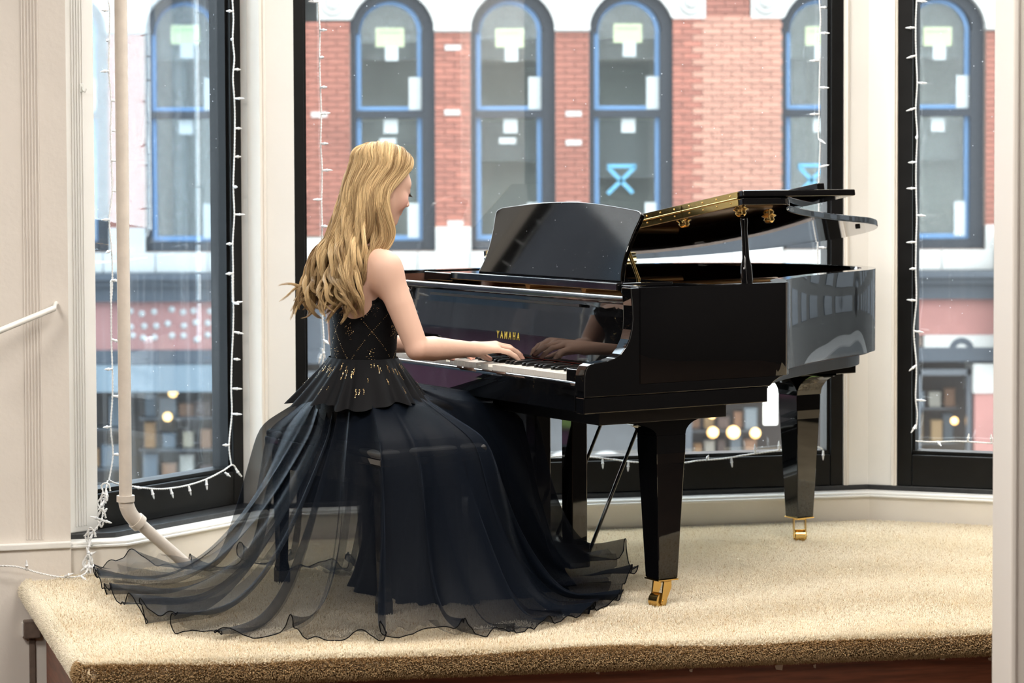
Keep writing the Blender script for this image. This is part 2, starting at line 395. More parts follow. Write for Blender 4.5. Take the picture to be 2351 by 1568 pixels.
# hall behind and around the camera
o = MB().prism([(-4.8, -4.2), (4.8, -4.2), (4.8, 8.6), (-4.8, 8.6)], 'z', FLOOR_Z - 0.1, FLOOR_Z).build('floor', M_floor); struct(o, 'dark wooden hall floor', 'floor')
cpoly = [(-4.8, -4.2), (4.8, -4.2), (4.8, 8.7)] + [tuple(p) for p in strip_pts(bay, 0.2)[::-1]] + [tuple(wb + np.array([-0.2, 0.2])), (-4.8, 7.2)]
o = MB().prism(cpoly, 'z', CEIL_Z, CEIL_Z + 0.12).build('ceiling', M_ceil); struct(o, 'plain hall ceiling', 'ceiling')
o = MB().box(-4.75, -4.5, -4.2, 7.4, FLOOR_Z, CEIL_Z).build('wall_side', M_hall); struct(o, 'hall side wall left of the camera', 'wall')
o = MB().box(-4.75, 4.75, -4.4, -4.2, FLOOR_Z, CEIL_Z).build('wall_back', M_hall); struct(o, 'hall wall behind the camera', 'wall')
o = MB().box(4.5, 4.75, -4.2, 8.6, FLOOR_Z, CEIL_Z).build('wall_far', M_hall); struct(o, 'hall side wall right of the camera', 'wall')
jx = aty(2326, 700, 5.6)[0]
mb = MB(); mb.box(jx, jx + 0.26, 5.6, 5.8, FLOOR_Z, CEIL_Z)
mb.box(jx - 0.004, jx + 0.010, 5.59, 5.81, FLOOR_Z, CEIL_Z)
o = mb.build('trim_6', mat('greige_post_paint', (0.84, 0.78, 0.72), 0.6), bevel=0.004); struct(o, 'pale blurred post at the right edge', 'post')
o = strip([Ec, np.array([4.6, 8.50])], -0.02, 0.25, FLOOR_Z, CEIL_Z).build('wall_right', M_beige); struct(o, 'wall right of the bay', 'wall')

# ------------------------------------------------------------------ pipe, handrail, small wall fittings
pv0 = aty(274, -60, 7.80); pv1 = aty(288.5, 1150, 7.80); pv0[0] = pv1[0]
pv0[2] = CEIL_Z - 0.001
pe = onz(428, 1296, 0.02); kn = aty(293, 1178, 7.81)
t = thing('drain_pipe', 'beige vertical pipe in front of the left window, elbow at its foot', 'pipe', (pv1[0], pv1[1], 0))
def rel(p): return np.array(p) - np.array([pv1[0], pv1[1], 0])
dd_ = (pe - kn) / np.linalg.norm(pe - kn)
MB().tube([rel(pv0), rel((pv1[0], pv1[1], kn[2] + 0.02))], 0.0208, 18).build('pipe_run', M_pvc, t)
MB().tube([rel(kn + dd_ * 0.02), rel(pe + dd_ * 0.03)], 0.0195, 18).build('pipe_run', M_pvc, t)
mb = MB(); e0 = np.array([pv1[0], pv1[1], kn[2] + 0.055]); e1 = kn + dd_ * 0.055
cc = np.array([pv1[0], pv1[1], kn[2]])
el = [e0 * (1 - s) ** 2 + 2 * s * (1 - s) * cc + s * s * e1 for s in np.linspace(0, 1, 10)]
mb.tube([rel(p) for p in el], 0.0245, 18)
mb.tube([rel(e0 + np.array([0, 0, -0.016])), rel(e0 + np.array([0, 0, 0.004]))], 0.029, 18)
mb.tube([rel(e1 - dd_ * 0.018), rel(e1 + dd_ * 0.004)], 0.029, 18)
mb.build('elbow', M_pvc, t)

M_rail = mat('white_enamel', (0.80, 0.77, 0.72), 0.35)
h0, h1 = aty(-60, 784, 7.48), aty(124, 708, 7.72)
t = thing('handrail', 'thin white handrail sloping on the beige wall', 'handrail', tuple(h1))
MB().tube([h0 - h1, (0, 0, 0)], 0.010, 12).build('rail', M_rail, t)
MB().tube([(0, 0, 0), (-0.005, 0.045, 0.012), (-0.008, 0.135, 0.014)], 0.007, 8).build('bracket', M_rail, t)
MB().box(-0.024, 0.008, 0.108, 0.120, -0.012, 0.036).build('plate', M_rail, t, bevel=0.003)
M_clear = mat('clear_hook', (0.78, 0.78, 0.74), 0.2)
q = onplane(186, 203, (*pA, 0), (-dp[1], dp[0], 0)) + np.array([dp[1], -dp[0], 0]) * 0.001
t = thing('adhesive_hook', 'small clear adhesive hook on the white fluted casing', 'hook', tuple(q), math.atan2(dp[1], dp[0]))
MB().box(-0.008, 0.008, -0.003, 0.0, -0.012, 0.016).build('back_plate', M_clear, t, bevel=0.002)
MB().tube([(0.002, -0.004, 0.006), (0.002, -0.006, -0.008), (0.004, -0.016, -0.012), (0.008, -0.018, -0.002)], 0.0022, 6).build('hook_arm', M_clear, t)
M_box = mat('brown_metal', (0.17, 0.125, 0.10), 0.45, noise=0.2, nscale=40)
q = onplane(70, 1440, (*(wb), 0), (-dw[1], dw[0], 0)); q = q + np.array([-dw[1], dw[0], 0]) * (-0.012)
t = thing('junction_box', 'brown metal box on the wall below the stage corner', 'box', tuple(q + np.array([0, 0, -0.03])), math.atan2(-dw[1], -dw[0]))
MB().box(-0.024, 0.030, -0.05, -0.001, 0.0, 0.058).build('housing', M_box, t, bevel=0.004)
MB().box(-0.030, -0.024, -0.046, -0.004, 0.006, 0.052).build('cover', M_rail, t, bevel=0.002)
MB().box(-0.006, 0.014, -0.03, -0.006, -0.34, 0.0).build('conduit', M_box, t, bevel=0.003)

# ------------------------------------------------------------------ strings of small white lights
M_wire = mat('white_wire', (0.80, 0.80, 0.79), 0.45)
M_bulb = mat('white_bulb', (0.86, 0.87, 0.88), 0.25)
_bm = MB(); _bm.lathe([(0.0022, 0), (0.0036, 0.001), (0.0040, 0.008), (0.0044, 0.016), (0.0058, 0.0165), (0.0058, 0.0185), (0.0036, 0.0195), (0.0036, 0.026), (0.0026, 0.032), (0.0006, 0.037)], 10)
BULB_ME = _bm.mesh('bulb'); BULB_ME.materials.append(M_bulb)
def twist(path, rad=0.0019, off=0.0017, pitch=0.022):
    P = catmull(path, 10); P = [np.array(p) for p in P]
    D = [0]
    for a, b in zip(P[:-1], P[1:]): D.append(D[-1] + np.linalg.norm(b - a))
    n = max(8, int(D[-1] / 0.005)); s = np.linspace(0, D[-1], n); P = np.array(P)
    Q = np.stack([np.interp(s, D, P[:, k]) for k in range(3)], 1); mb = MB()
    T = np.gradient(Q, axis=0); T /= (np.linalg.norm(T, axis=1, keepdims=True) + 1e-9)
    ref = np.array([0.0, 1.0, 0]); N = np.cross(T, ref); N /= (np.linalg.norm(N, axis=1, keepdims=True) + 1e-9); B = np.cross(T, N)
    for ph in (0, math.pi):
        a = 2 * math.pi * s / pitch + ph
        mb.tube(list(Q + off * (np.cos(a)[:, None] * N + np.sin(a)[:, None] * B)), rad, 5)
    return mb
def light_string(label, wire, bulbs, plane, extra=None):
    P0, n = plane
    base = onplane(*wire[0], P0, n); t = thing('string_lights', label, 'string lights', tuple(base), 0, 'white strings of small lights on the bay windows')
    W3 = [onplane(x, y, P0, n) - base for x, y in wire]
    W3 = [p + np.array([n[0], n[1], 0]) * (-0.002 * (i % 2)) for i, p in enumerate(W3)]
    mb = twist(W3)
    for e in (extra or []): mb2 = twist([np.array(p) - base for p in e]); mb.add(mb2.v, mb2.f, True)
    mb.build('wire', M_wire, t)
    for (x0, y0, x1, y1) in bulbs:
        a = onplane(x0, y0, P0, n); b = onplane(x1, y1, P0, n); s = np.linalg.norm(b - a); want = 0.036
        d = b - a
        if s < want: d = d + np.array([n[0], n[1], 0]) * (-math.sqrt(max(0, want ** 2 - s ** 2)) * 0.8)
        d = Vector(d).normalized()
        o = place('bulb', BULB_ME, None, t)
        o.location = Vector(a - base) + Vector((n[0], n[1], 0)) * -0.002
        o.rotation_mode = 'QUATERNION'; o.rotation_quaternion = d.to_track_quat('Z', 'Y')
    return t
def sc_(lst, k, ox, oy): return [tuple((v * k + (ox, oy)[i % 2]) for i, v in enumerate(p)) for p in lst]
def wplane(start, d, off): n = np.array([-d[1], d[0], 0]); return (np.array([*(start + n[:2] * off), 0]), n)
K1, K2, K3, K4, K8 = 0.4464, 0.6175, 0.3954, 0.447, 0.5151
pl1 = wplane(c0, d1, 0.065)
w1l = sc_([(555, 0), (562, 55), (562, 205), (557, 365), (572, 518), (566, 672), (572, 825), (575, 980), (562, 1130), (572, 1290), (578, 1440), (568, 1560)], K1, 0, 0) + \
      sc_([(412, 70), (412, 180), (414, 290), (416, 400), (418, 500), (410, 615), (420, 718), (404, 810)], K2, 0, 600)
b1l = sc_([(555, 55, 497, 50), (555, 205, 525, 210), (555, 365, 497, 370), (572, 518, 597, 520), (572, 672, 597, 675), (572, 825, 600, 828), (575, 980, 600, 988), (560, 1130, 508, 1130), (565, 1290, 530, 1298), (580, 1440, 607, 1450)], K1, 0, 0) + \
      sc_([(412, 70, 440, 72), (414, 290, 440, 300), (415, 400, 385, 402), (418, 500, 440, 503), (410, 615, 372, 618), (420, 718, 448, 718)], K2, 0, 600)
light_string('wavy white light string hanging left of the beige pipe', w1l, b1l, pl1)
w1r = sc_([(1195, -10), (1198, 100), (1197, 203), (1203, 300), (1198, 400), (1203, 507), (1208, 640), (1203, 806), (1200, 960), (1203, 1103), (1197, 1253), (1197, 1405), (1197, 1555)], K1, 0, 0) + \
      sc_([(862, 45), (868, 155), (865, 262), (862, 363), (858, 473), (862, 567), (850, 683), (860, 757)], K2, 0, 600)
b1r = sc_([(1195, 57, 1160, 57), (1195, 203, 1168, 203), (1203, 357, 1245, 358), (1205, 507, 1213, 507), (1208, 660, 1267, 662), (1205, 806, 1267, 806), (1200, 960, 1186, 962), (1205, 1103, 1222, 1103), (1195, 1253, 1135, 1257), (1195, 1405, 1138, 1413), (1197, 1555, 1190, 1562)], K1, 0, 0) + \
      sc_([(862, 45, 822, 48), (868, 155, 872, 150), (868, 262, 883, 268), (868, 363, 910, 367), (862, 473, 880, 473), (862, 567, 870, 567), (850, 683, 817, 683)], K2, 0, 600)
light_string('white light string down the right frame of the left window', w1r, b1r, pl1)
w1b = sc_([(404, 812), (420, 822), (448, 830), (500, 838), (560, 845), (620, 845), (700, 832), (770, 808), (830, 778), (862, 757), (880, 775), (897, 800)], K2, 0, 600)
b1b = sc_([(500, 838, 528, 845), (562, 848, 573, 890), (632, 846, 645, 887), (700, 835, 710, 875), (765, 812, 768, 850), (835, 785, 858, 803), (875, 770, 897, 808)], K2, 0, 600)
light_string('white light garland drooping across the bottom of the left window', w1b, b1b, wplane(c0, d1, 0.060))
# tangle running down to the stage floor
def tangle_pt(x, y, Y): return tuple(aty(x, y, Y))
tg = sc_([(400, 815), (392, 860), (385, 905), (378, 960), (352, 1000), (338, 1030), (325, 1085), (330, 1130), (310, 1165), (240, 1175), (150, 1160), (60, 1135), (-30, 1132)], K2, 0, 600)
tgY = [7.90, 7.87, 7.86, 7.82, 7.80, 7.79, 7.775, 7.765, 7.72, 7.705, 7.69, 7.68, 7.67]
tg3 = [np.array(tangle_pt(x, y, Y)) for (x, y), Y in zip(tg, tgY)]
t = thing('string_lights', 'knotted white light string trailing from the left window sill to the stage floor', 'string lights', tuple(tg3[0]), 0, 'white strings of small lights on the bay windows')
mb = twist([p - tg3[0] for p in tg3])
rr = random.Random(3)
for k in range(11):
    j = rr.choice([1, 2, 3, 3, 4, 5, 6, 6, 7, 7]); a = tg3[j] - tg3[0]
    lp_ = [a + np.array([0.017 * math.cos(q_) * rr.uniform(.4, 1.1), -0.008 * rr.random() - 0.002, 0.030 * math.sin(q_) * rr.uniform(.6, 1.1) + 0.006]) for q_ in np.linspace(0, 5.5, 8)]
    m2 = twist(lp_); mb.add(m2.v, m2.f, True)
mb.build('wire', M_wire, t)
for (x0, y0, x1, y1, j) in [(375, 960, 330, 945, 3), (378, 962, 412, 970, 3), (350, 1005, 312, 1020, 4), (395, 850, 405, 925, 1), (335, 1100, 322, 1060, 6), (330, 1130, 352, 1140, 7), (300, 1170, 322, 1185, 8), (240, 1172, 262, 1163, 9), (100, 1150, 100, 1110, 11), (338, 1040, 322, 1090, 5), (345, 1010, 330, 1050, 4), (328, 1110, 348, 1128, 6), (332, 1125, 312, 1142, 7), (326, 1095, 345, 1085, 6), (388, 890, 372, 915, 2), (330, 1118, 338, 1160, 7)]:
    (xa, ya), (xb, yb) = sc_([(x0, y0), (x1, y1)], K2, 0, 600); Y = tgY[j] - 0.006
    a, b = aty(xa, ya, Y), aty(xb, yb, Y); o = place('bulb', BULB_ME, None, t)
    o.location = a - tg3[0]; o.rotation_mode = 'QUATERNION'; o.rotation_quaternion = Vector(b - a + np.array([0, -0.008, 0])).to_track_quat('Z', 'Y')
pl2 = wplane(Ac, d2, -0.012); pl2g = wplane(Ac, d2, 0.03)
w2l = sc_([(128, -10), (132, 100), (138, 200), (135, 335), (140, 507), (145, 662), (142, 835), (150, 990), (147, 1160), (150, 1312), (150, 1400)], K3, 680, 0) + [(742, 640), (740, 720), (744, 800), (738, 850)]
b2l = sc_([(130, 10, 65, 8), (138, 175, 168, 177), (138, 335, 150, 335), (142, 507, 168, 508), (140, 662, 207, 655), (147, 835, 175, 835), (150, 990, 205, 988), (147, 1158, 97, 1160), (147, 1312, 175, 1315)], K3, 680, 0) + [(742, 780, 752, 788), (740, 800, 748, 828), (738, 812, 730, 840)]
light_string('thin white light string at the left of the middle window, behind the hair', w2l, b2l, pl2g)
w2r = sc_([(1300, -10), (1305, 100), (1300, 200), (1302, 312), (1300, 450), (1298, 587), (1295, 700), (1303, 730), (1300, 860), (1295, 960), (1297, 1100), (1290, 1250), (1294, 1500)], K4, 1300, 0)
b2r = sc_([(1305, 38, 1357, 40), (1305, 170, 1340, 172), (1297, 312, 1243, 312), (1303, 450, 1333, 452), (1297, 587, 1238, 587), (1297, 715, 1315, 735), (1303, 858, 1335, 848), (1300, 1130, 1270, 1135), (1297, 1270, 1350, 1276)], K4, 1300, 0)
light_string('white light string down the right of the middle window, behind the lid', w2r, b2r, pl2g)
w2b = sc_([(200, 375), (300, 362), (430, 368), (520, 378), (620, 390), (820, 393), (900, 383), (1000, 375), (1100, 360), (1200, 345), (1290, 335), (1420, 322), (1455, 335)], K8, 1140, 860)
b2b = sc_([(472, 375, 472, 418), (587, 388, 585, 435), (820, 395, 822, 415), (935, 380, 935, 358), (1045, 370, 1050, 415), (1153, 352, 1150, 308), (1258, 338, 1258, 292), (1455, 338, 1455, 383)], K8, 1140, 860)
light_string('white light garland drooping under the middle window, behind the piano legs', w2b, b2b, pl2)
pl3 = wplane(Bc, d3, -0.004); pl3g = wplane(Bc, d3, -0.010)
w3l = sc_([(1800, -10), (1795, 140), (1797, 285), (1803, 425), (1795, 560), (1803, 695), (1797, 832), (1797, 965), (1800, 1105), (1797, 1245), (1795, 1380)], K4, 1300, 0) + [(2104, 690), (2098, 760), (2104, 840), (2102, 910), (2106, 950), (2103, 985)]
b3l = sc_([(1805, 5, 1862, 8), (1793, 142, 1740, 143), (1797, 285, 1745, 300), (1805, 425, 1858, 428), (1795, 555, 1750, 570), (1803, 695, 1806, 712), (1797, 832, 1768, 835), (1797, 967, 1755, 968), (1803, 1105, 1848, 1108), (1797, 1243, 1743, 1245), (1795, 1378, 1775, 1380)], K4, 1300, 0) + [(2104, 690, 2081, 688), (2099, 760, 2126, 764), (2104, 838, 2090, 850), (2104, 918, 2128, 920), (2103, 975, 2094, 992)]
light_string('white light string down the left frame of the right window', w3l, b3l, pl3g)
w3b = sc_([(1868, 296), (1950, 300), (2050, 297), (2150, 302), (2260, 310), (2400, 322)], K8, 1140, 860)
b3b = sc_([(1965, 298, 1985, 312), (2100, 300, 2108, 262), (2207, 302, 2207, 265), (2280, 308, 2280, 270)], K8, 1140, 860)
light_string('short white light string along the bottom of the right window', w3b, b3b, pl3g)
# ------------------------------------------------------------------ the grand piano
UA = math.radians(32)
pu = np.array([math.cos(UA), math.sin(UA), 0]); pw = np.array([-math.sin(UA), math.cos(UA), 0])
PO = onz(1505, 1395) - 0.30 * pu - 0.115 * pw; PO[2] = 0.0
def PL(a, b, z): return PO + a * pu + b * pw + np.array([0, 0, z])
def ploc(P): v = np.asarray(P) - PO; return np.array([v @ pu, v @ pw, P[2]])
def pside(px, py, b): return ploc(onplane(px, py, PO + b * pw, pw))
def pfront(px, py, a): return ploc(onplane(px, py, PO + a * pu, pu))
M_lac = mat('black_lacquer', (0.0035, 0.0035, 0.004), 0.03, spec=0.5, coat=0.3)
M_satin = mat('black_satin', (0.014, 0.013, 0.013), 0.33)
M_brass = mat('polished_brass', (0.80, 0.55, 0.20), 0.20, metal=1.0)
M_plate = mat('bronze_plate', (0.55, 0.28, 0.10), 0.35, metal=0.7)
M_felt = mat('red_felt', (0.55, 0.08, 0.05), 0.9)
M_ivory = mat('ivory_key', (0.84, 0.81, 0.75), 0.22)
M_ebony = mat('ebony_key', (0.006, 0.006, 0.006), 0.2)
M_inner = mat('dark_mahogany', (0.045, 0.016, 0.008), 0.25)
M_gold = mat('gold_letters', (0.86, 0.66, 0.12), 0.35, metal=0.35)
piano = thing('grand_piano', 'glossy black grand piano with its lid propped open', 'piano', tuple(PO), UA)
def arcs(c, r, a0, a1, n): return [(c[0] + r * math.cos(a), c[1] + r * math.sin(a)) for a in np.linspace(a0, a1, n)]
curve = catmull([(0.665, 0.0), (0.712, 0.007), (0.742, 0.033), (0.766, 0.075), (0.820, 0.142), (0.90, 0.212), (1.034, 0.305), (1.205, 0.402), (1.36, 0.478), (1.482, 0.537), (1.585, 0.615), (1.672, 0.735), (1.705, 0.88), (1.69, 1.04), (1.62, 1.21), (1.50, 1.34), (1.35, 1.43), (1.18, 1.478), (1.0, 1.49)], 7)
outline = [(0.16, 0.0), (0.30, 0.0), (0.45, 0.0), (0.6, 0.0)] + [tuple(p) for p in curve] + [(0.6, 1.49), (0.16, 1.49)]
def offset(poly, d):
    P = [np.array(p) for p in poly]; out = []
    for i, p in enumerate(P):
        t = (P[min(i + 1, len(P) - 1)] - P[max(i - 1, 0)]); t = t / np.linalg.norm(t); n = np.array([-t[1], t[0]])
        out.append(tuple(p + n * d))
    return out
inn = offset(outline, 0.048)
def band(outer, inner, z0, z1):
    n = len(outer); v = [(*p, z0) for p in outer] + [(*p, z1) for p in outer] + [(*p, z0) for p in inner] + [(*p, z1) for p in inner]
    mb = MB(); f = []; s = []
    for i in range(n - 1):
        f += [(i, i + 1, n + i + 1, n + i)]; s.append(True)
        f += [(2 * n + i + 1, 2 * n + i, 3 * n + i, 3 * n + i + 1)]; s.append(True)
        f += [(n + i, n + i + 1, 3 * n + i + 1, 3 * n + i), (i + 1, i, 2 * n + i, 2 * n + i + 1)]; s += [False, False]
    f += [(0, n, 3 * n, 2 * n), (n - 1, 3 * n - 1, 4 * n - 1, 2 * n - 1)]; s += [False, False]
    mb.v = v; mb.f = f; mb.sm = s
    return mb
def edge_split(o, deg=35):
    m = o.modifiers.new('sharp', 'EDGE_SPLIT'); m.split_angle = math.radians(deg)
rim = band(outline, inn, 0.690, 0.972).build('rim', M_lac, piano, bevel=0.0035, seg=2)
# inside lining of the rim, iron plate, red felt strip
lin = band(offset(outline, 0.047), offset(outline, 0.052), 0.80, 0.962).build('rim_lining', M_inner, piano)
MB().prism([(0.31, 0.052)] + [p for p in offset(outline, 0.052) if p[0] > 0.32] + [(0.31, 1.438)], 'z', 0.885, 0.905).build('iron_plate', M_plate, piano)
for k, (a0, b0, a1, b1) in enumerate([(0.62, 0.30, 1.05, 0.42), (0.62, 0.62, 1.35, 0.70), (0.62, 0.98, 1.5, 1.05), (0.6, 1.30, 1.3, 1.36)]):
    MB().tube([(a0, b0, 0.915), (a1, b1, 0.915)], 0.014, 8).build('plate_strut', M_plate, piano)
MB().box(0.56, 0.66, 0.053, 0.085, 0.905, 0.952).build('prop_block', M_inner, piano, bevel=0.003)
MB().box(0.575, 0.645, 0.050, 0.088, 0.952, 0.957).build('felt_pad', M_felt, piano)
MB().prism(offset(outline, 0.02), 'z', 0.682, 0.690).build('soundboard', M_inner, piano)
t2 = [p for p in offset(outline, 0.055) if p[0] > 0.72]
MB().prism(t2, 'z', 0.640, 0.682).build('inner_frame', M_satin, piano, bevel=0.002)
# arms (cheeks)
cheek = [(-0.033, 0.659), (-0.033, 0.700), (-0.032, 0.722), (-0.028, 0.739), (-0.020, 0.750), (-0.006, 0.756), (0.02, 0.759), (0.050, 0.762), (0.075, 0.768), (0.096, 0.780), (0.112, 0.798), (0.126, 0.822), (0.134, 0.850), (0.137, 0.880), (0.136, 0.92), (0.131, 0.960), (0.130, 0.972), (0.17, 0.972), (0.17, 0.69), (0.700, 0.690), (0.682, 0.684), (0.660, 0.672), (0.645, 0.659)]
for b0 in (0.0, 1.442):
    MB().prism(cheek, 'y', b0, b0 + 0.048).build('arm', M_lac, piano, bevel=0.004, seg=3)
    MB().box(-0.032, 0.637, b0 + 0.002, b0 + 0.046, 0.611, 0.6585).build('lower_moulding', M_lac, piano, bevel=0.003)
MB().box(0.0, 0.62, 0.048, 1.442, 0.613, 0.668).build('keybed', M_satin, piano)
ks = [(-0.033, 0.616), (-0.033, 0.676)] + arcs((-0.021, 0.690), 0.0125, math.pi, math.pi / 2, 6) + [(-0.012, 0.7025), (-0.012, 0.616)]
MB().prism(ks, 'y', 0.048, 1.442, smooth=False).build('key_slip', M_lac, piano, bevel=0.0015)
for b0, b1 in ((0.048, 0.128), (1.354, 1.442)):
    MB().box(-0.011, 0.155, b0, b1, 0.66, 0.735).build('key_block', M_lac, piano, bevel=0.003)
# keyboard: 52 white keys, 36 black keys
KW = 0.0235; key_b1 = 1.352
wk = MB(); wk.box(-0.004, 0.15, -KW / 2 + 0.0005, KW / 2 - 0.0005, -0.022, 0.0); wk_me = wk.mesh('white_key'); wk_me.materials.append(M_ivory)
bk = MB(); bk.prism([(0.046, -0.004), (0.0465, 0.008), (0.056, 0.0115), (0.145, 0.0115), (0.145, -0.004)], 'y', -0.0052, 0.0052); bk_me = bk.mesh('black_key'); bk_me.materials.append(M_ebony)
sd = random.Random(5)
for i in range(52):
    b = key_b1 - KW * (i + 0.5)
    o = place('white_key', wk_me, None, piano); o.location = (0, b, 0.717)
    if i in (22, 30, 33): o.location = (0, b, 0.709)
    name = 'ABCDEFG'[i % 7]
    if name in 'ACDFG' and i < 51:
        o = place('black_key', bk_me, None, piano, bevel=0.0012); o.location = (0, b - KW / 2, 0.7175)
# fallboard with its rolled lip and lettering
fb = [(0.158, 0.728), (0.160, 0.80), (0.166, 0.88), (0.172, 0.928), (0.190, 0.928), (0.186, 0.86), (0.180, 0.728)]
fallboard = MB().prism(fb, 'y', 0.050, 1.440).build('fallboard', M_lac, piano, bevel=0.002)
MB().tube([(0.158, 0.052, 0.932), (0.158, 1.438, 0.932)], 0.0125, 16).build('lip', M_lac, fallboard)
MB().box(0.150, 0.158, 0.3, 1.2, 0.902, 0.910).build('seam_strip', M_satin, fallboard)
MB().box(0.146, 0.160, 0.13, 1.35, 0.716, 0.724).build('key_felt', M_felt, fallboard)
fc = bpy.data.curves.new('lettering', 'FONT'); fc.body = 'YAMAHA'; fc.size = 0.0335; fc.extrude = 0.0006; fc.space_character = 1.75
fc.align_x = 'CENTER'; fc.align_y = 'CENTER'; fc.offset = 0.0003
fo = bpy.data.objects.new('lettering', fc); sc.collection.objects.link(fo); fc.materials.append(M_gold)
fo.parent = fallboard
_a, _b = np.array([0.158, 0, 0.728]), np.array([0.160, 0, 0.80]); yv = (_b - _a) / np.linalg.norm(_b - _a)
xv = np.array([0, -1.0, 0]); zv = np.cross(xv, yv)
fo.matrix_basis = Matrix(((xv[0] * .68, yv[0], zv[0], 0.1588), (xv[1] * .68, yv[1], zv[1], 0.722), (xv[2], yv[2], zv[2], 0.790), (0, 0, 0, 1)))
bpy.context.view_layer.update(); _me = bpy.data.meshes.new_from_object(fo.evaluated_get(bpy.context.evaluated_depsgraph_get())); _mw = fo.matrix_basis.copy(); bpy.data.objects.remove(fo)
fo = place('lettering', _me, M_gold, fallboard); fo.matrix_basis = _mw
fo['label'] = 'gold lettering'
# pin block and music shelf
MB().box(0.19, 0.30, 0.05, 1.44, 0.905, 0.930).build('pin_block', M_plate, piano)
MB().box(0.250, 0.46, 0.245, 1.235, 0.949, 0.973).build('music_shelf', M_lac, piano, bevel=0.003)
for b0 in (0.052, 1.245):
    MB().box(0.262, 0.50, b0, b0 + 0.19, 0.94, 0.968).build('shelf_rail', M_lac, piano, bevel=0.003)
# music desk
M_dust = mat('dusty_lacquer', (0.004, 0.004, 0.005), 0.06, spec=0.5)
_nt = M_dust.node_tree; _tc = _nt.nodes.new('ShaderNodeTexCoord'); _vo = _nt.nodes.new('ShaderNodeTexVoronoi'); _vo.inputs['Scale'].default_value = 55
_nt.links.new(_tc.outputs['Object'], _vo.inputs['Vector']); _mr = _nt.nodes.new('ShaderNodeMapRange'); _mr.inputs['From Min'].default_value = 0.03; _mr.inputs['From Max'].default_value = 0.075
_mr.inputs['To Min'].default_value = 1.2; _mr.inputs['To Max'].default_value = 0.0; _nt.links.new(_vo.outputs['Distance'], _mr.inputs['Value'])
_vm = _nt.nodes.new('ShaderNodeVectorMath'); _vm.operation = 'SCALE'; _vm.inputs[0].default_value = (0.6, 0.62, 0.66); _sp = _nt.nodes.new('ShaderNodeSeparateColor'); _nt.links.new(_vo.outputs['Color'], _sp.inputs[0])
_mm = _nt.nodes.new('ShaderNodeMath'); _mm.operation = 'MULTIPLY'; _gt = _nt.nodes.new('ShaderNodeMath'); _gt.operation = 'GREATER_THAN'; _gt.inputs[1].default_value = 0.6
_nt.links.new(_sp.outputs[0], _gt.inputs[0]); _nt.links.new(_mr.outputs[0], _mm.inputs[0]); _nt.links.new(_gt.outputs[0], _mm.inputs[1]); _nt.links.new(_mm.outputs[0], _vm.inputs['Scale']); _nt.links.new(_vm.outputs[0], _nt.nodes['Principled BSDF'].inputs['Base Color'])
dk = []
bl, br = 1.158, 0.312
pts = [(bl, 0.0), (bl - 0.012, 0.03), (bl - 0.020, 0.08), (bl - 0.012, 0.15), (bl + 0.002, 0.205), (bl - 0.004, 0.221), (bl - 0.03, 0.231)]
topc = [(bl - 0.03 - (bl - br - 0.06) * s, 0.231 + 0.024 * math.sin(math.pi * s)) for s in np.linspace(0.06, 0.94, 15)]
rpts = [(br + 0.03, 0.231), (br + 0.004, 0.221), (br - 0.002, 0.205), (br + 0.012, 0.15), (br + 0.020, 0.08), (br + 0.012, 0.03), (br, 0.0)]
shape = catmull(pts, 4)[:-1] + [np.array(pts[-1])] + [np.array(p) for p in topc] + catmull(rpts, 4)
tilt = math.atan2(0.078, 0.215)
Md = Matrix.Translation((0.312, 0, 0.974)) @ Matrix.Rotation(tilt, 4, 'Y')
MB().prism([tuple(p) for p in shape], 'x', 0.0, 0.016, M=Md).build('music_desk', M_dust, piano, bevel=0.004, seg=3)
for b0 in (0.40, 1.05):
    MB().tube([(0.44, b0, 0.973), (0.385, b0, 1.10)], 0.006, 8).build('desk_prop', M_brass, piano)
# lid on the bass-side hinges, front flap folded back
LA = math.radians(-8.5)
lid_root = bpy.data.objects.new('lid', None)
lout = [p for p in offset(outline, -0.014)]
ls = [(0.545, -0.014)] + [p for p in lout if 0.56 < p[0] and p[1] < 0.75] + [p for p in lout if p[1] >= 0.75 and p[0] > 0.56] + [(0.545, 1.504)]
lv = [(p[0], p[1] - 1.498) for p in ls]
lid = MB().prism(lv, 'z', 0.0, 0.022).build('lid', M_lac, piano, bevel=0.004, seg=3)
lid.location = (0, 1.498, 0.986); lid.rotation_euler = (LA, 0, 0)
MB().box(0.547, 0.985, -1.512, 0.006, 0.025, 0.045).build('folded_flap', M_lac, lid, bevel=0.004, seg=2)
MB().box(0.950, 0.978, -1.375, -0.12, 0.045, 0.084).build('flap_lip', M_lac, lid, bevel=0.003)
for k, (s0, s1) in enumerate([(-1.49, -1.205), (-1.200, -0.75), (-0.745, -0.3), (-0.295, -0.02)]):
    mb = MB(); mb.box(0.5425, 0.5465, s0, s1, 0.002, 0.021); mb.box(0.5425, 0.5465, s0, s1, 0.0245, 0.043)
    mb.tube([(0.542, s0, 0.0228), (0.542, s1, 0.0228)], 0.0028, 8)
    nsc = max(2, int((s1 - s0) / 0.07))
    for q in range(nsc):
        y = s0 + (q + 0.5) * (s1 - s0) / nsc
        for z in (0.012, 0.034):
            mb.lathe([(0.0001, 0), (0.0030, 0.0004), (0.0022, 0.0014), (0.0001, 0.0017)][::-1], 8, Matrix.Translation((0.5425, y, z)) @ Matrix.Rotation(-math.pi / 2, 4, 'Y'))
    mb.build('piano_hinge', M_brass, lid)
for (a, b) in [(0.615, -1.405), (0.585, -1.15), (0.86, -1.23)]:
    MB().lathe([(0.010, -0.022), (0.013, -0.020), (0.018, -0.012), (0.015, -0.006), (0.024, -0.001), (0.024, 0.0)], 16, Matrix.Translation((a, b, 0.0))).build('stick_socket', M_brass, lid)
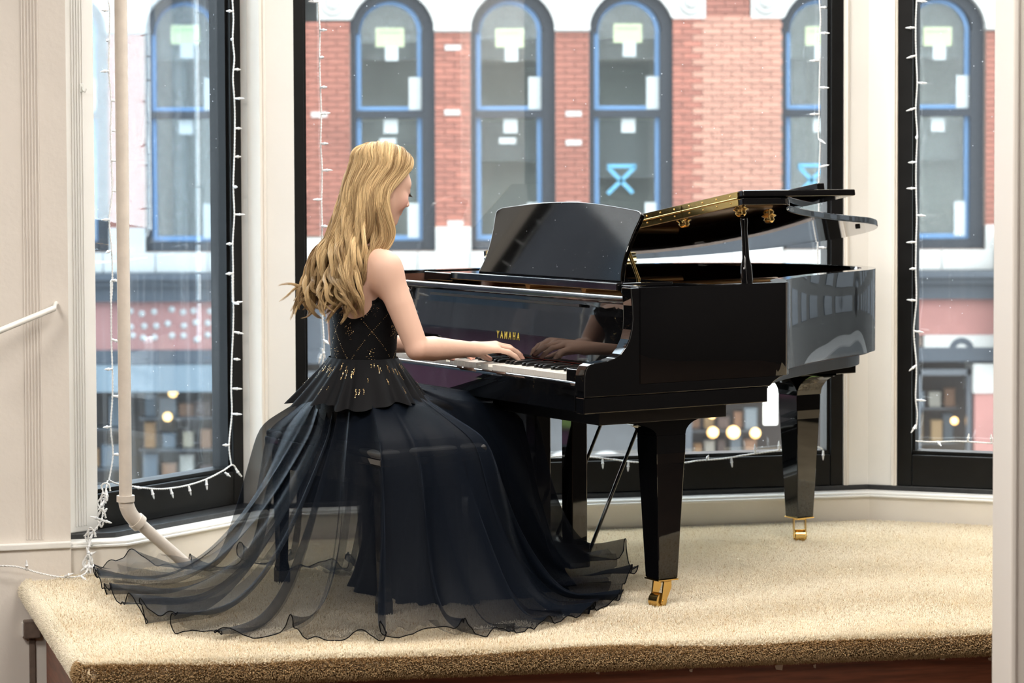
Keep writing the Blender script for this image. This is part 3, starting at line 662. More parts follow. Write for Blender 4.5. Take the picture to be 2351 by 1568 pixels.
MB().lathe([(0.008, -0.008), (0.009, 0.0)], 10, Matrix.Translation((1.50, -0.90, 0.0))).build('rubber_button', M_satin, lid)
for a in (0.70, 1.15):
    MB().box(a - 0.04, a + 0.04, 1.478, 1.486, 0.90, 0.972).build('lid_hinge', M_brass, piano)
    MB().tube([(a - 0.045, 1.497, 0.978), (a + 0.045, 1.497, 0.978)], 0.006, 10).build('hinge_pin', M_brass, piano)
# prop stick
pb, pt_ = np.array([0.612, 0.070, 0.957]), np.array([0.615, 0.0925, 1.168])
sec = [(0.0, 0.017, 0.013), (0.12, 0.021, 0.015), (0.30, 0.019, 0.013), (0.42, 0.012, 0.010), (0.55, 0.0115, 0.0095), (0.85, 0.010, 0.009), (0.95, 0.0125, 0.0125), (1.0, 0.011, 0.011)]
rows = []
for s, ra, rb in sec:
    c = pb + (pt_ - pb) * s
    rows.append([c + np.array([ra * math.cos(q), rb * math.sin(q), 0]) for q in np.linspace(0, 2 * math.pi, 16, endpoint=False)])
MB().grid(rows, closed_u=True).build('prop_stick', M_lac, piano)
# leg plates, legs and casters
def corbel(a, b, zt, wa0, wa1, s, half_b):
    # bracket block: flat plate above, quarter curves down to the leg
    r = zt - 0.525
    lft = [(a - s / 2 - wa0 * (1 - math.cos(q)), 0.525 + r * math.sin(q)) for q in np.linspace(0, math.pi / 2, 9)]
    rgt = [(a + s / 2 + wa1 * (1 - math.cos(q)), 0.525 + r * math.sin(q)) for q in np.linspace(0, math.pi / 2, 9)]
    return [lft[0]] + lft[1:] + rgt[::-1]
def leg(a, b, zt, top, ca):
    mb = MB(); s0, s1 = 0.106, 0.070
    prof = [(0.525, s0), (0.47, 0.104), (0.44, 0.100), (0.09, s1)]
    rows = [[(a + sx * s / 2, b + sy * s / 2, z) for sx, sy in ((-1, -1), (1, -1), (1, 1), (-1, 1))] for z, s in prof[::-1]]
    mb.grid(rows, closed_u=True, smooth=False); k = len(mb.v)
    mb.f += [(3, 2, 1, 0), (k - 4, k - 3, k - 2, k - 1)]; mb.sm += [False, False]
    l = mb.build('leg', M_lac, piano, bevel=0.003)
    MB().box(a - 0.037, a + 0.037, b - 0.037, b + 0.037, 0.085, 0.0898).build('ferrule', M_brass, l, bevel=0.001)
    Mc = Matrix.Translation((a, b, 0)) @ Matrix.Rotation(ca, 4, 'Z')
    m = MB()
    cw = 0.014
    for sy in (-1, 1):
        m.prism([(-0.014, 0.084), (0.020, 0.084), (0.020, 0.060), (-0.008, 0.016), (-0.020, 0.010), (-0.028, 0.018), (-0.022, 0.040)], 'y', sy * 0.0205 - 0.0025, sy * 0.0205 + 0.0025, M=Mc)
    m.prism([(-0.014, 0.078), (0.020, 0.078), (0.020, 0.085), (-0.014, 0.085)], 'y', -0.023, 0.023, M=Mc)
    m.tube([Mc @ Vector((-0.018, -0.025, 0.0235)), Mc @ Vector((-0.018, 0.025, 0.0235))], 0.004, 8)
    m.build('caster_fork', M_brass, l, bevel=0.001)
    w = MB(); w.tube([Mc @ Vector((-0.018, -0.017, 0.0235)), Mc @ Vector((-0.018, 0.017, 0.0235))], 0.0235, 20)
    w.build('caster_wheel', M_brass, l, bevel=0.002)
leg(0.320, 0.112, 0.57, 0, math.radians(13)); leg(0.320, 1.378, 0.57, 0, math.radians(20)); leg(1.472, 0.888, 0.60, 0, math.radians(58))
MB().prism(corbel(0.32, 0.112, 0.571, 0.16, 0.075, 0.106, 0.05), 'y', 0.062, 0.162).build('leg_bracket', M_lac, piano)
MB().prism(corbel(0.32, 1.378, 0.571, 0.16, 0.075, 0.106, 0.05), 'y', 1.328, 1.428).build('leg_bracket', M_lac, piano)
MB().box(0.05, 0.513, 0.045, 0.640, 0.570, 0.612).build('leg_plate', M_satin, piano, bevel=0.002)
MB().box(0.05, 0.513, 0.86, 1.445, 0.570, 0.612).build('leg_plate', M_satin, piano, bevel=0.002)
cb = corbel(0.0, 0, 0.600, 0.13, 0.13, 0.106, 0)
Mq = Matrix.Translation((1.472, 0.888, 0))
MB().prism(cb, 'y', -0.053, 0.053, M=Mq).build('leg_bracket', M_lac, piano)
MB().prism(cb, 'x', -0.053, 0.053, M=Mq).build('leg_bracket', M_lac, piano)
MB().box(1.472 - 0.16, 1.472 + 0.14, 0.888 - 0.14, 0.888 + 0.16, 0.600, 0.640).build('leg_plate', M_lac, piano, bevel=0.003)
# pedal lyre
for b in (0.638, 0.852):
    MB().box(0.325, 0.385, b - 0.030, b + 0.030, 0.10, 0.612).build('lyre_post', M_lac, piano, bevel=0.004)
MB().box(0.315, 0.395, 0.605, 0.885, 0.045, 0.125).build('lyre_box', M_lac, piano, bevel=0.006)
for b in (0.665, 0.745, 0.825):
    MB().prism([(0.15, 0.060), (0.17, 0.070), (0.29, 0.074), (0.29, 0.066), (0.17, 0.058)], 'y', b - 0.014, b + 0.014).build('pedal', M_brass, piano, bevel=0.003)
for b, a1 in ((0.64, 0.70), (0.85, 0.70)):
    MB().tube([(0.41, b, 0.085), (a1, b + 0.01, 0.66)], 0.0062, 8).build('lyre_rod', M_lac, piano)
MB().box(0.30, 0.72, 0.56, 0.93, 0.600, 0.613).build('lyre_plate', M_satin, piano)

# ------------------------------------------------------------------ bench
bench = thing('piano_bench', 'black piano bench half covered by the sheer skirt', 'bench', tuple(PL(-0.305, 0.77, 0)), UA)
sp = [(x * 0.185, y * 0.385) for x, y in [(-1, -1), (1, -1), (1, 1), (-1, 1)]]
MB().prism(sp, 'z', 0.448, 0.472).build('seat', M_lac, bench, bevel=0.006, seg=3)
mb = MB(); rows = []
for z, k in [(0.472, 0.97), (0.482, 0.99), (0.492, 0.97), (0.498, 0.90)]:
    rows.append([(x * k, y * (1 - (1 - k) * .5), z) for x, y in sp])
mb.grid(rows, closed_u=True, smooth=False); n_ = len(mb.v); mb.f.append((n_ - 4, n_ - 3, n_ - 2, n_ - 1)); mb.sm.append(False)
mb.build('cushion', mat('black_leather', (0.012, 0.012, 0.013), 0.4), bench, bevel=0.006, seg=3)
mb = MB()
for sx in (-1, 1): mb.box(sx * 0.150 - 0.009, sx * 0.150 + 0.009, -0.33, 0.33, 0.375, 0.448)
for sy in (-1, 1): mb.box(-0.150, 0.150, sy * 0.335 - 0.009, sy * 0.335 + 0.009, 0.375, 0.448)
mb.build('apron', M_lac, bench)
for sx in (-1, 1):
    for sy in (-1, 1):
        x, y = sx * 0.150, sy * 0.335; mb = MB()
        prof = [(0.0, 0.040), (0.045, 0.040), (0.075, 0.030), (0.42, 0.045), (0.449, 0.045)]
        rows = [[(x + p * s / 2, y + q * s / 2, z) for p, q in ((-1, -1), (1, -1), (1, 1), (-1, 1))] for z, s in prof]
        mb.grid(rows, closed_u=True, smooth=False); mb.f.append((3, 2, 1, 0)); mb.sm.append(False)
        mb.build('leg', M_lac, bench, bevel=0.002)
# ------------------------------------------------------------------ the pianist
PR = PL(-0.35, 0.74, 0.0)
person = thing('person', 'person in a long black gown playing the piano, back to the camera', 'person', tuple(PR), UA)
person['label'] = 'person with long wavy blonde hair and black gown, playing the piano'
H_ = 0.0032
G0 = np.array([-0.21, -0.30, 0.0]); G1 = np.array([0.66, 0.30, 1.43])
GN = np.ceil((G1 - G0) / H_).astype(int) + 1
def smin(a, b, k):
    h = np.clip(0.5 + 0.5 * (a - b) / k, 0, 1)
    return a * (1 - h) + b * h - k * h * (1 - h)
class Field:
    def __init__(s): s.prims = []
    def cone(s, a, b, ra, rb, k=0.02, sub=False): s.prims.append(('c', np.array(a, float), np.array(b, float), ra, rb, k, sub, None)); return s
    def ell(s, c, r, k=0.02, R=None, sub=False): s.prims.append(('e', np.array(c, float), np.array(r, float), 0, 0, k, sub, R)); return s
    @staticmethod
    def d(p, P):
        kind, a, b, ra, rb, k, sub, R = p
        if kind == 'c':
            ba = b - a; t = np.clip(((P - a) @ ba) / (ba @ ba), 0, 1)
            return np.linalg.norm(P - a - t[..., None] * ba, axis=-1) - (ra + (rb - ra) * t)
        q = P - a
        if R is not None: q = q @ R
        k0 = np.linalg.norm(q / b, axis=-1); k1 = np.linalg.norm(q / (b * b), axis=-1) + 1e-9
        return k0 * (k0 - 1) / k1
    def at(s, P):
        f = np.full(P.shape[:-1], 0.3)
        for p in s.prims:
            dd = s.d(p, P); f = -smin(-f, dd, p[5]) if p[6] else smin(f, dd, p[5])
        return f
    def volume(s):
        f = np.full(tuple(GN), 0.3, np.float32)
        for p in s.prims:
            if p[0] == 'c': lo = np.minimum(p[1] - p[3], p[2] - p[4]); hi = np.maximum(p[1] + p[3], p[2] + p[4]); rm = max(p[3], p[4]); lo = np.minimum(p[1], p[2]) - rm; hi = np.maximum(p[1], p[2]) + rm
            else: r = np.max(p[2]) if p[7] is not None else p[2]; lo = p[1] - r; hi = p[1] + r
            pad = p[5] + 0.012
            i0 = np.maximum(np.floor((lo - pad - G0) / H_).astype(int), 0); i1 = np.minimum(np.ceil((hi + pad - G0) / H_).astype(int) + 1, GN)
            if np.any(i1 <= i0): continue
            ax = [G0[k] + H_ * np.arange(i0[k], i1[k]) for k in range(3)]
            P = np.stack(np.meshgrid(*ax, indexing='ij'), -1)
            sl = tuple(slice(i0[k], i1[k]) for k in range(3)); dd = s.d(p, P)
            f[sl] = -smin(-f[sl], dd, p[5]) if p[6] else smin(f[sl], dd, p[5])
        return f
def surface_nets(f):
    ins = f < 0
    nx, ny, nz = f.shape
    cnt = np.zeros((nx - 1, ny - 1, nz - 1), np.int8)
    for i in (0, 1):
        for j in (0, 1):
            for k in (0, 1): cnt += ins[i:nx - 1 + i, j:ny - 1 + j, k:nz - 1 + k]
    act = (cnt > 0) & (cnt < 8); I = np.argwhere(act); idx = np.full(act.shape, -1, np.int32); idx[act] = np.arange(len(I))
    acc = np.zeros((len(I), 3)); num = np.zeros(len(I))
    cs = [(i, j, k) for i in (0, 1) for j in (0, 1) for k in (0, 1)]
    for a in cs:
        for b in cs:
            if sum(b) - sum(a) == 1 and all(b[q] >= a[q] for q in range(3)):
                fa = f[I[:, 0] + a[0], I[:, 1] + a[1], I[:, 2] + a[2]]; fb = f[I[:, 0] + b[0], I[:, 1] + b[1], I[:, 2] + b[2]]
                m = (fa < 0) != (fb < 0); t = np.where(m, fa / np.where(m, fa - fb, 1), 0)
                acc[m] += (np.array(a) + t[m, None] * (np.array(b) - np.array(a))); num[m] += 1
    V = G0 + H_ * (I + acc / num[:, None]); faces = []
    for ax in range(3):
        o1, o2 = [(1, 2), (2, 0), (0, 1)][ax]
        sl0 = [slice(None)] * 3; sl1 = [slice(None)] * 3; sl0[ax] = slice(0, -1); sl1[ax] = slice(1, None)
        a = ins[tuple(sl0)]; b = ins[tuple(sl1)]; E = np.argwhere(a != b)
        E = E[(E[:, o1] > 0) & (E[:, o2] > 0) & (E[:, o1] < f.shape[o1] - 1) & (E[:, o2] < f.shape[o2] - 1)]
        def cell(d1_, d2_):
            q = E.copy(); q[:, o1] -= d1_; q[:, o2] -= d2_; return idx[q[:, 0], q[:, 1], q[:, 2]]
        Q = np.stack([cell(1, 1), cell(0, 1), cell(0, 0), cell(1, 0)], 1); fl = a[E[:, 0], E[:, 1], E[:, 2]]
        Q[~fl] = Q[~fl][:, ::-1]; faces.append(Q[(Q >= 0).all(1)])
    return V, np.concatenate(faces)
def np_mesh(name, V, Fq, smooth=True):
    me = bpy.data.meshes.new(name); n, m = len(V), len(Fq)
    me.vertices.add(n); me.vertices.foreach_set('co', np.asarray(V, np.float32).ravel())
    me.loops.add(m * 4); me.loops.foreach_set('vertex_index', np.asarray(Fq, np.int32).ravel())
    me.polygons.add(m); me.polygons.foreach_set('loop_start', np.arange(0, m * 4, 4, dtype=np.int32))
    me.polygons.foreach_set('use_smooth', np.ones(m, bool)); me.update(calc_edges=True); me.validate(); return me
def relax(V, Fq, it=2, lam=0.5):
    for _ in range(it):
        A = np.zeros_like(V); c = np.zeros(len(V))
        for a, b in ((0, 1), (1, 2), (2, 3), (3, 0)):
            np.add.at(A, Fq[:, a], V[Fq[:, b]]); np.add.at(A, Fq[:, b], V[Fq[:, a]]); np.add.at(c, Fq[:, a], 1); np.add.at(c, Fq[:, b], 1)
        V = V * (1 - lam) + lam * A / np.maximum(c, 1)[:, None]
    return V
torso = Field()
torso.ell((-0.012, 0, 0.575), (0.120, 0.168, 0.115), 0.05).ell((-0.004, 0, 0.73), (0.086, 0.112, 0.14), 0.07)
torso.ell((-0.002, 0, 0.89), (0.088, 0.132, 0.15), 0.06)
for s in (-1, 1): torso.ell((0.075, s * 0.062, 0.925), (0.048, 0.055, 0.06), 0.035)
body = Field(); body.prims = list(torso.prims)
body.cone((-0.014, -0.125, 1.022), (-0.014, 0.125, 1.022), 0.042, 0.042, 0.06)
Rh = np.array(Matrix.Rotation(math.radians(17), 3, 'Y')); HC = np.array([0.066, 0, 1.274]); HS = 0.93
def hd(p): return HC + Rh @ (np.array(p, float) * HS)
for s in (-1, 1):
    body.ell((-0.068, s * 0.075, 0.965), (0.028, 0.05, 0.075), 0.05)
    body.cone((0.000, s * 0.02, 1.105), (-0.014, s * 0.115, 1.040), 0.030, 0.028, 0.04)
body.cone((0.002, 0, 1.05), (0.038, 0, 1.185), 0.050, 0.045, 0.03)
# legs (under the gown) and feet
for s in (-1, 1):
    body.cone((0.0, s * 0.085, 0.57), (0.44, s * 0.078, 0.500), 0.082, 0.056, 0.03)
    body.cone((0.44, s * 0.078, 0.500), (0.40, s * 0.080, 0.30), 0.055, 0.050, 0.02).cone((0.40, s * 0.080, 0.30), (0.40, s * 0.085, 0.09), 0.050, 0.034, 0.02)
    body.cone((0.39, s * 0.085, 0.055), (0.52, s * 0.095, 0.030), 0.034, 0.024, 0.03)
# arms and hands
def arm(s, S, E, Wr, fingers, thumb):
    S, E, Wr = map(np.array, (S, E, Wr))
    body.ell(S + np.array([0, 0, -0.012]), (0.047, 0.046, 0.056), 0.035)
    body.cone(S, S + (E - S) * 0.45, 0.044, 0.041, 0.03).cone(S + (E - S) * 0.45, E, 0.041, 0.035, 0.002)
    m = E + (Wr - E) * 0.28
    body.cone(E, m, 0.035, 0.0375, 0.006).cone(m, E + (Wr - E) * 0.75, 0.0375, 0.0275, 0.002).cone(E + (Wr - E) * 0.75, Wr, 0.0275, 0.0235, 0.002)
    for f in fingers:
        mcp = np.array(f[0]); body.cone(Wr + (mcp - Wr) * 0.05, mcp, 0.0165, 0.0115, 0.014)
        pts = [np.array(q) for q in f]; rs = [0.0095, 0.0085, 0.0078, 0.0066]
        for i in range(3): body.cone(pts[i], pts[i + 1], rs[i], rs[i + 1], 0.004)
    t = [np.array(q) for q in thumb]; rs = [0.016, 0.0125, 0.0098, 0.0078]
    for i in range(3): body.cone(t[i], t[i + 1], rs[i], rs[i + 1], 0.008 if i == 0 else 0.004)
ZT = 0.7245
arm(-1, (-0.010, -0.155, 1.022), (0.058, -0.225, 0.782), (0.300, -0.150, 0.764),
    [[(0.384, -0.114, 0.772), (0.430, -0.108, 0.760), (0.455, -0.107, 0.744), (0.470, -0.107, ZT)],
     [(0.391, -0.134, 0.775), (0.441, -0.134, 0.764), (0.470, -0.134, 0.747), (0.486, -0.134, ZT + 0.012)],
     [(0.386, -0.154, 0.770), (0.434, -0.158, 0.760), (0.460, -0.160, 0.744), (0.476, -0.161, ZT + 0.002)],
     [(0.372, -0.172, 0.762), (0.410, -0.181, 0.752), (0.430, -0.186, 0.739), (0.444, -0.188, ZT)]],
    [(0.318, -0.128, 0.757), (0.352, -0.100, 0.746), (0.378, -0.089, 0.734), (0.402, -0.083, ZT + 0.001)])
arm(1, (-0.010, 0.155, 1.022), (0.035, 0.228, 0.784), (0.232, 0.085, 0.764),
    [[(0.302, 0.020, 0.771), (0.342, -0.002, 0.760), (0.361, -0.012, 0.744), (0.372, -0.017, ZT)],
     [(0.313, 0.034, 0.774), (0.357, 0.014, 0.762), (0.380, 0.005, 0.745), (0.392, 0.001, ZT)],
     [(0.314, 0.053, 0.770), (0.357, 0.038, 0.758), (0.379, 0.031, 0.743), (0.391, 0.028, ZT)],
     [(0.308, 0.073, 0.763), (0.343, 0.063, 0.752), (0.361, 0.058, 0.738), (0.372, 0.056, ZT)]],
    [(0.246, 0.060, 0.757), (0.272, 0.024, 0.746), (0.291, 0.005, 0.735), (0.308, -0.012, ZT + 0.001)])
# head and face
E_ = lambda c, r, k, sub=False: body.ell(hd(c), np.array(r) * HS, k, R=Rh, sub=sub)
E_((-0.012, 0, 0.030), (0.096, 0.075, 0.090), 0.02); E_((0.032, 0, -0.034), (0.062, 0.058, 0.078), 0.03)
for s in (-1, 1):
    body.cone(hd((0.0, s * 0.050, -0.050)), hd((0.062, s * 0.014, -0.108)), 0.020, 0.014, 0.02)
    E_((0.062, s * 0.036, -0.038), (0.022, 0.020, 0.024), 0.025)
    E_((-0.004, s * 0.072, -0.020), (0.016, 0.008, 0.028), 0.008)
body.cone(hd((0.060, -0.008, -0.110)), hd((0.060, 0.008, -0.110)), 0.018, 0.018, 0.015)
E_((0.072, 0, 0.020), (0.016, 0.044, 0.020), 0.025)
E_((0.066, 0, -0.076), (0.021, 0.027, 0.036), 0.015)
for s in (-1, 1): E_((0.099, s * 0.031, -0.002), (0.012, 0.014, 0.008), 0.010, sub=True)
for s in (-1, 1): E_((0.078, s * 0.031, -0.003), (0.0135, 0.0150, 0.0125), 0.003)
body.cone(hd((0.086, 0, 0.000)), hd((0.1090, 0, -0.038)), 0.0070, 0.0086, 0.008)
for s in (-1, 1): E_((0.100, s * 0.011, -0.043), (0.009, 0.007, 0.007), 0.005)
E_((0.0895, 0, -0.068), (0.0085, 0.015, 0.0050), 0.004); E_((0.0880, 0, -0.0775), (0.0085, 0.013, 0.0055), 0.004)
fv = body.volume(); Vb, Fb = surface_nets(fv); Vb = relax(Vb, Fb, 2, 0.5)
M_skin = mat('skin', (0.80, 0.57, 0.46), 0.5, spec=0.35)
bme = np_mesh('body', Vb, Fb)
col = np.tile(np.array([0.69, 0.44, 0.335]), (len(Vb), 1))
def dab(c, r, tgt, amt):
    w = np.exp(-((np.linalg.norm(Vb - np.array(c), axis=1) / r) ** 2)) * amt
    col[:] = col * (1 - w[:, None]) + w[:, None] * np.array(tgt)
for s in (-1, 1):
    dab(hd((0.075, s * 0.040, -0.040)), 0.028, (0.80, 0.40, 0.36), 0.55); dab(hd((0.088, s * 0.033, 0.0)), 0.014, (0.62, 0.40, 0.36), 0.6)
dab(hd((0.098, 0, -0.068)), 0.008, (0.68, 0.36, 0.32), 0.6); dab(hd((0.096, 0, -0.079)), 0.008, (0.70, 0.38, 0.33), 0.6)
dab(hd((0.112, 0, -0.042)), 0.012, (0.82, 0.45, 0.38), 0.5)
for q in [(0.47, -0.11, 0.73), (0.486, -0.134, 0.735), (0.476, -0.16, 0.73), (0.402, -0.083, 0.725), (0.372, -0.017, 0.725), (0.392, 0.0, 0.725), (0.308, -0.012, 0.725)]: dab(q, 0.016, (0.85, 0.42, 0.34), 0.7)
dab((0.058, -0.225, 0.765), 0.05, (0.84, 0.50, 0.40), 0.5)
at_ = bme.color_attributes.new('skin_tone', 'FLOAT_COLOR', 'POINT')
at_.data.foreach_set('color', np.concatenate([col, np.ones((len(col), 1))], 1).astype(np.float32).ravel())
_nt = M_skin.node_tree; _an = _nt.nodes.new('ShaderNodeAttribute'); _an.attribute_name = 'skin_tone'
_nt.links.new(_an.outputs['Color'], _nt.nodes['Principled BSDF'].inputs['Base Color'])
bodyo = place('body', bme, M_skin, person)
# lashes and brows
M_lash = mat('dark_lash', (0.05, 0.03, 0.02), 0.6); M_brow = mat('blonde_brow', (0.42, 0.27, 0.14), 0.7)
for s in (-1, 1):
    mb = MB()
    for k in range(15):
        y = s * (0.018 + 0.0018 * k); b0 = hd((0.0905 - 0.00035 * abs(k - 5), y, -0.008)); b1 = hd((0.1005 - 0.0004 * abs(k - 5), y + s * 0.0022, -0.0155)); b2 = hd((0.1065 - 0.0005 * abs(k - 5), y + s * 0.004, -0.0150))
        mb.tube([b0, b0 + (b1 - b0) * 0.7, b0 + (b2 - b0) * 0.75], [0.0006, 0.0004, 0.00015], 4)
    mb.tube([hd((0.0905 - 0.0004 * abs(k - 5), s * (0.018 + 0.0018 * k), -0.008)) for k in range(15)], 0.0010, 5)
    mb.build('eyelashes', M_lash, person)
    mb = MB(); mb.tube([hd((0.0925 - 0.0009 * k - 0.00008 * k * k, s * (0.014 + 0.003 * k), 0.016 + 0.0008 * k - 0.00009 * k * k)) for k in range(11)], [0.0016] * 8 + [0.0012, 0.0008, 0.0004], 6)
    mb.build('eyebrow', M_brow, person)

# ------------------------------------------------------------------ gown
M_bod = mat('black_bodice_cloth', (0.005, 0.005, 0.006), 0.7, bump=0.15, bscale=300, spec=0.12)
# bodice: torso surface let out a few millimetres, strapless top edge
hips = Field(); hips.prims = list(torso.prims)
for s in (-1, 1): hips.cone((0.0, s * 0.085, 0.57), (0.44, s * 0.078, 0.500), 0.083, 0.057, 0.03)
ft = hips.volume()
ax = [G0[k] + H_ * np.arange(GN[k]) for k in range(3)]
X_, Y_, Z_ = np.meshgrid(*[a.astype(np.float32) for a in ax], indexing='ij', sparse=True)
th_ = np.arctan2(Y_, X_ + 0.0)
ztop = 0.925 + 0.035 * np.cos(th_) * (np.cos(th_) > 0) + 0.004 * np.sin(14 * th_)
fbod = np.maximum(np.maximum(ft - 0.006, (Z_ - ztop).astype(np.float32)), np.maximum(0.47 - Z_, X_ - 0.25)).astype(np.float32)
del ft
Vd, Fd = surface_nets(fbod); Vd = relax(Vd, Fd, 1, 0.4); del fbod
gown = place('gown', np_mesh('gown', Vd, Fd), M_bod, person); gown['label'] = 'black strapless gown with gold sequins and sheer skirt'
def torso_r(th, z, out=0.0):
    # distance from the spine axis to the torso surface (vectorised)
    th, z = np.broadcast_arrays(np.asarray(th, float), np.asarray(z, float)); lo = np.full(th.shape, 0.02); hi = np.full(th.shape, 0.30)
    for _ in range(22):
        m = (lo + hi) / 2; P = np.stack([m * np.cos(th), m * np.sin(th), z], -1); f = torso.at(P) - out
        lo = np.where(f < 0, m, lo); hi = np.where(f < 0, hi, m)
    return lo
# ruffled edging along the top of the bodice
mb = MB(); n = 260; th = np.linspace(-math.pi, math.pi, n, endpoint=False)
zt = 0.925 + 0.035 * np.maximum(np.cos(th), 0) + 0.004 * np.sin(14 * th); rr_ = torso_r(th, zt - 0.004, 0.006)
rows = [[(r * math.cos(t), r * math.sin(t), z - 0.008) for r, t, z in zip(rr_ + 0.001, th, zt)],
        [((r + 0.004 + 0.003 * math.sin(34 * t)) * math.cos(t), (r + 0.004 + 0.003 * math.sin(34 * t)) * math.sin(t), z + 0.006 + 0.003 * math.sin(21 * t)) for r, t, z in zip(rr_, th, zt)]]
mb.grid(rows, closed_u=True).build('neck_ruffle', M_bod, gown)
# sequins
M_seq = mat('gold_sequin', (0.80, 0.56, 0.26), 0.28, metal=0.85)
seq = MB(); rs_ = random.Random(11)
def sequin(p, n, r):
    n = np.array(n) / np.linalg.norm(n) + np.array([rs_.uniform(-.35, .35) for _ in range(3)]); n /= np.linalg.norm(n)
    a = np.cross(n, (0.3, 0.2, 1)); a /= np.linalg.norm(a); b = np.cross(n, a)
    seq.add([p + r * (math.cos(q) * a + math.sin(q) * b) for q in np.linspace(0, 2 * math.pi, 6, endpoint=False)], [(0, 1, 2, 3, 4, 5)])
TH, ZZ, RR = [], [], []
nd = 5    # diamonds around
for sgn in (-1, 1):
    for k in range(nd):
        for z in np.arange(0.735, 0.922, 0.0046):
            t = (k / nd) * 2 * math.pi + sgn * (z - 0.735) / 0.19 * (2 * math.pi / nd)
            if rs_.random() < 0.8: TH.append(t); ZZ.append(z); RR.append(rs_.uniform(0.0009, 0.0016))
for k in range(nd):
    for zc in (0.762, 0.898, 0.83):
        tc = (k / nd) * 2 * math.pi + (0 if zc == 0.83 else math.pi / nd)
        for q in range(34 if zc == 0.83 else 20):
            a = rs_.uniform(0, 2 * math.pi); rad = 0.019 * abs(math.cos(2.5 * a)) * rs_.uniform(0.5, 1) + 0.002
            TH.append(tc + rad * math.cos(a) / 0.11); ZZ.append(zc + 1.35 * rad * math.sin(a)); RR.append(rs_.uniform(0.0006, 0.0013))
TH, ZZ = np.array(TH), np.array(ZZ); Rr = torso_r(TH, ZZ, 0.0072)
keep = ZZ < 0.922
for t, z, r, s in zip(TH[keep], ZZ[keep], Rr[keep], np.array(RR)[keep]): sequin(np.array([r * math.cos(t), r * math.sin(t), z]), (math.cos(t), math.sin(t), 0), s)
# peplum
def peplum_pt(t, q, lay=0):
    f = math.sin(17 * t + 1.7 * math.sin(3 * t) + lay) * 0.6 + 0.4 * math.sin(29 * t + 2.0 + 1.5 * math.sin(5 * t))
    z = 0.745 - q * (0.135 + 0.010 * math.sin(5 * t + lay) + 0.006 * f) - lay * 0.0
    r = 0.004 + (0.055 + 0.012 * math.cos(t - math.pi)) * q ** 1.15 + 0.024 * q * f
    return z, r
pt_th = np.linspace(-math.pi, math.pi, 420, endpoint=False)
base_w = torso_r(pt_th, np.full(420, 0.72), 0.008)
rows = []
for q in np.linspace(0, 1, 16):
    row = []
    for t, rb in zip(pt_th, base_w):
        z, r = peplum_pt(t, q); R_ = rb + r + 0.050 * q
        row.append((R_ * math.cos(t), R_ * math.sin(t), z))
    rows.append(row)
M_pep = mat('black_peplum_cloth', (0.006, 0.006, 0.007), 0.7, bump=0.1, bscale=400, spec=0.12)
mb = MB(); mb.grid(rows, closed_u=True).build('peplum', M_pep, gown)
for k in range(88):
    t0 = -math.pi + 2 * math.pi * (k + rs_.uniform(-.3, .3)) / 88; q0 = rs_.choice([0.12, 0.4, 0.62, 0.22]) + rs_.uniform(-.08, .08)
    for j in range(rs_.randint(3, 6)):
        q = q0 + 0.030 * j; t = t0 + rs_.uniform(-.008, .008)
        if q > 0.97: break
        z, r = peplum_pt(t, q); rb = np.interp(t, pt_th, base_w); R_ = rb + r + 0.050 * q + 0.0014
        sequin(np.array([R_ * math.cos(t), R_ * math.sin(t), z]), (math.cos(t), math.sin(t), 0.3), rs_.uniform(0.0013, 0.0021))
so = seq.build('sequins', M_seq, gown); so['kind'] = 'stuff'
# opaque underskirt over the lap and down to the floor
M_under = mat('black_lining', (0.003, 0.003, 0.004), 0.8, spec=0.08)
def rrect(x0, x1, y0, y1, r, n=160):
    cx, cy_, hx, hy = (x0 + x1) / 2, (y0 + y1) / 2, (x1 - x0) / 2, (y1 - y0) / 2; out = []
    for t in np.linspace(-math.pi, math.pi, n, endpoint=False):
        c, s = math.cos(t), math.sin(t); e = 2 / 3.4
        out.append((cx + hx * math.copysign(abs(c) ** e, c), cy_ + hy * math.copysign(abs(s) ** e, s), t))
    return out
rows = []
lv = [(0.640, -0.11, 0.06, -0.13, 0.13, 0), (0.612, -0.13, 0.22, -0.15, 0.15, 0), (0.590, -0.135, 0.36, -0.158, 0.158, 0), (0.577, -0.13, 0.46, -0.155, 0.155, 0), (0.560, -0.125, 0.500, -0.160, 0.160, .1),
      (0.530, -0.05, 0.522, -0.168, 0.168, .2), (0.45, 0.10, 0.535, -0.172, 0.172, .35), (0.30, 0.09, 0.555, -0.195, 0.190, .6), (0.15, 0.06, 0.585, -0.235, 0.21, .85), (0.05, 0.03, 0.615, -0.275, 0.225, 1.0), (0.010, 0.01, 0.640, -0.300, 0.235, 1.1)]
for z, x0, x1, y0, y1, a in lv:
    rows.append([(x + a * 0.020 * math.sin(17 * t + 2 * math.sin(3 * t)) * math.cos(t), y + a * 0.024 * math.sin(17 * t + 2 * math.sin(3 * t)) * math.sin(t), max(z, 0.006)) for x, y, t in rrect(x0, x1, y0, y1, .05)])
mb = MB(); mb.grid(rows, closed_u=True); mb.f.append(tuple(range(160))); mb.sm.append(True)
mb.build('underskirt', M_under, gown)
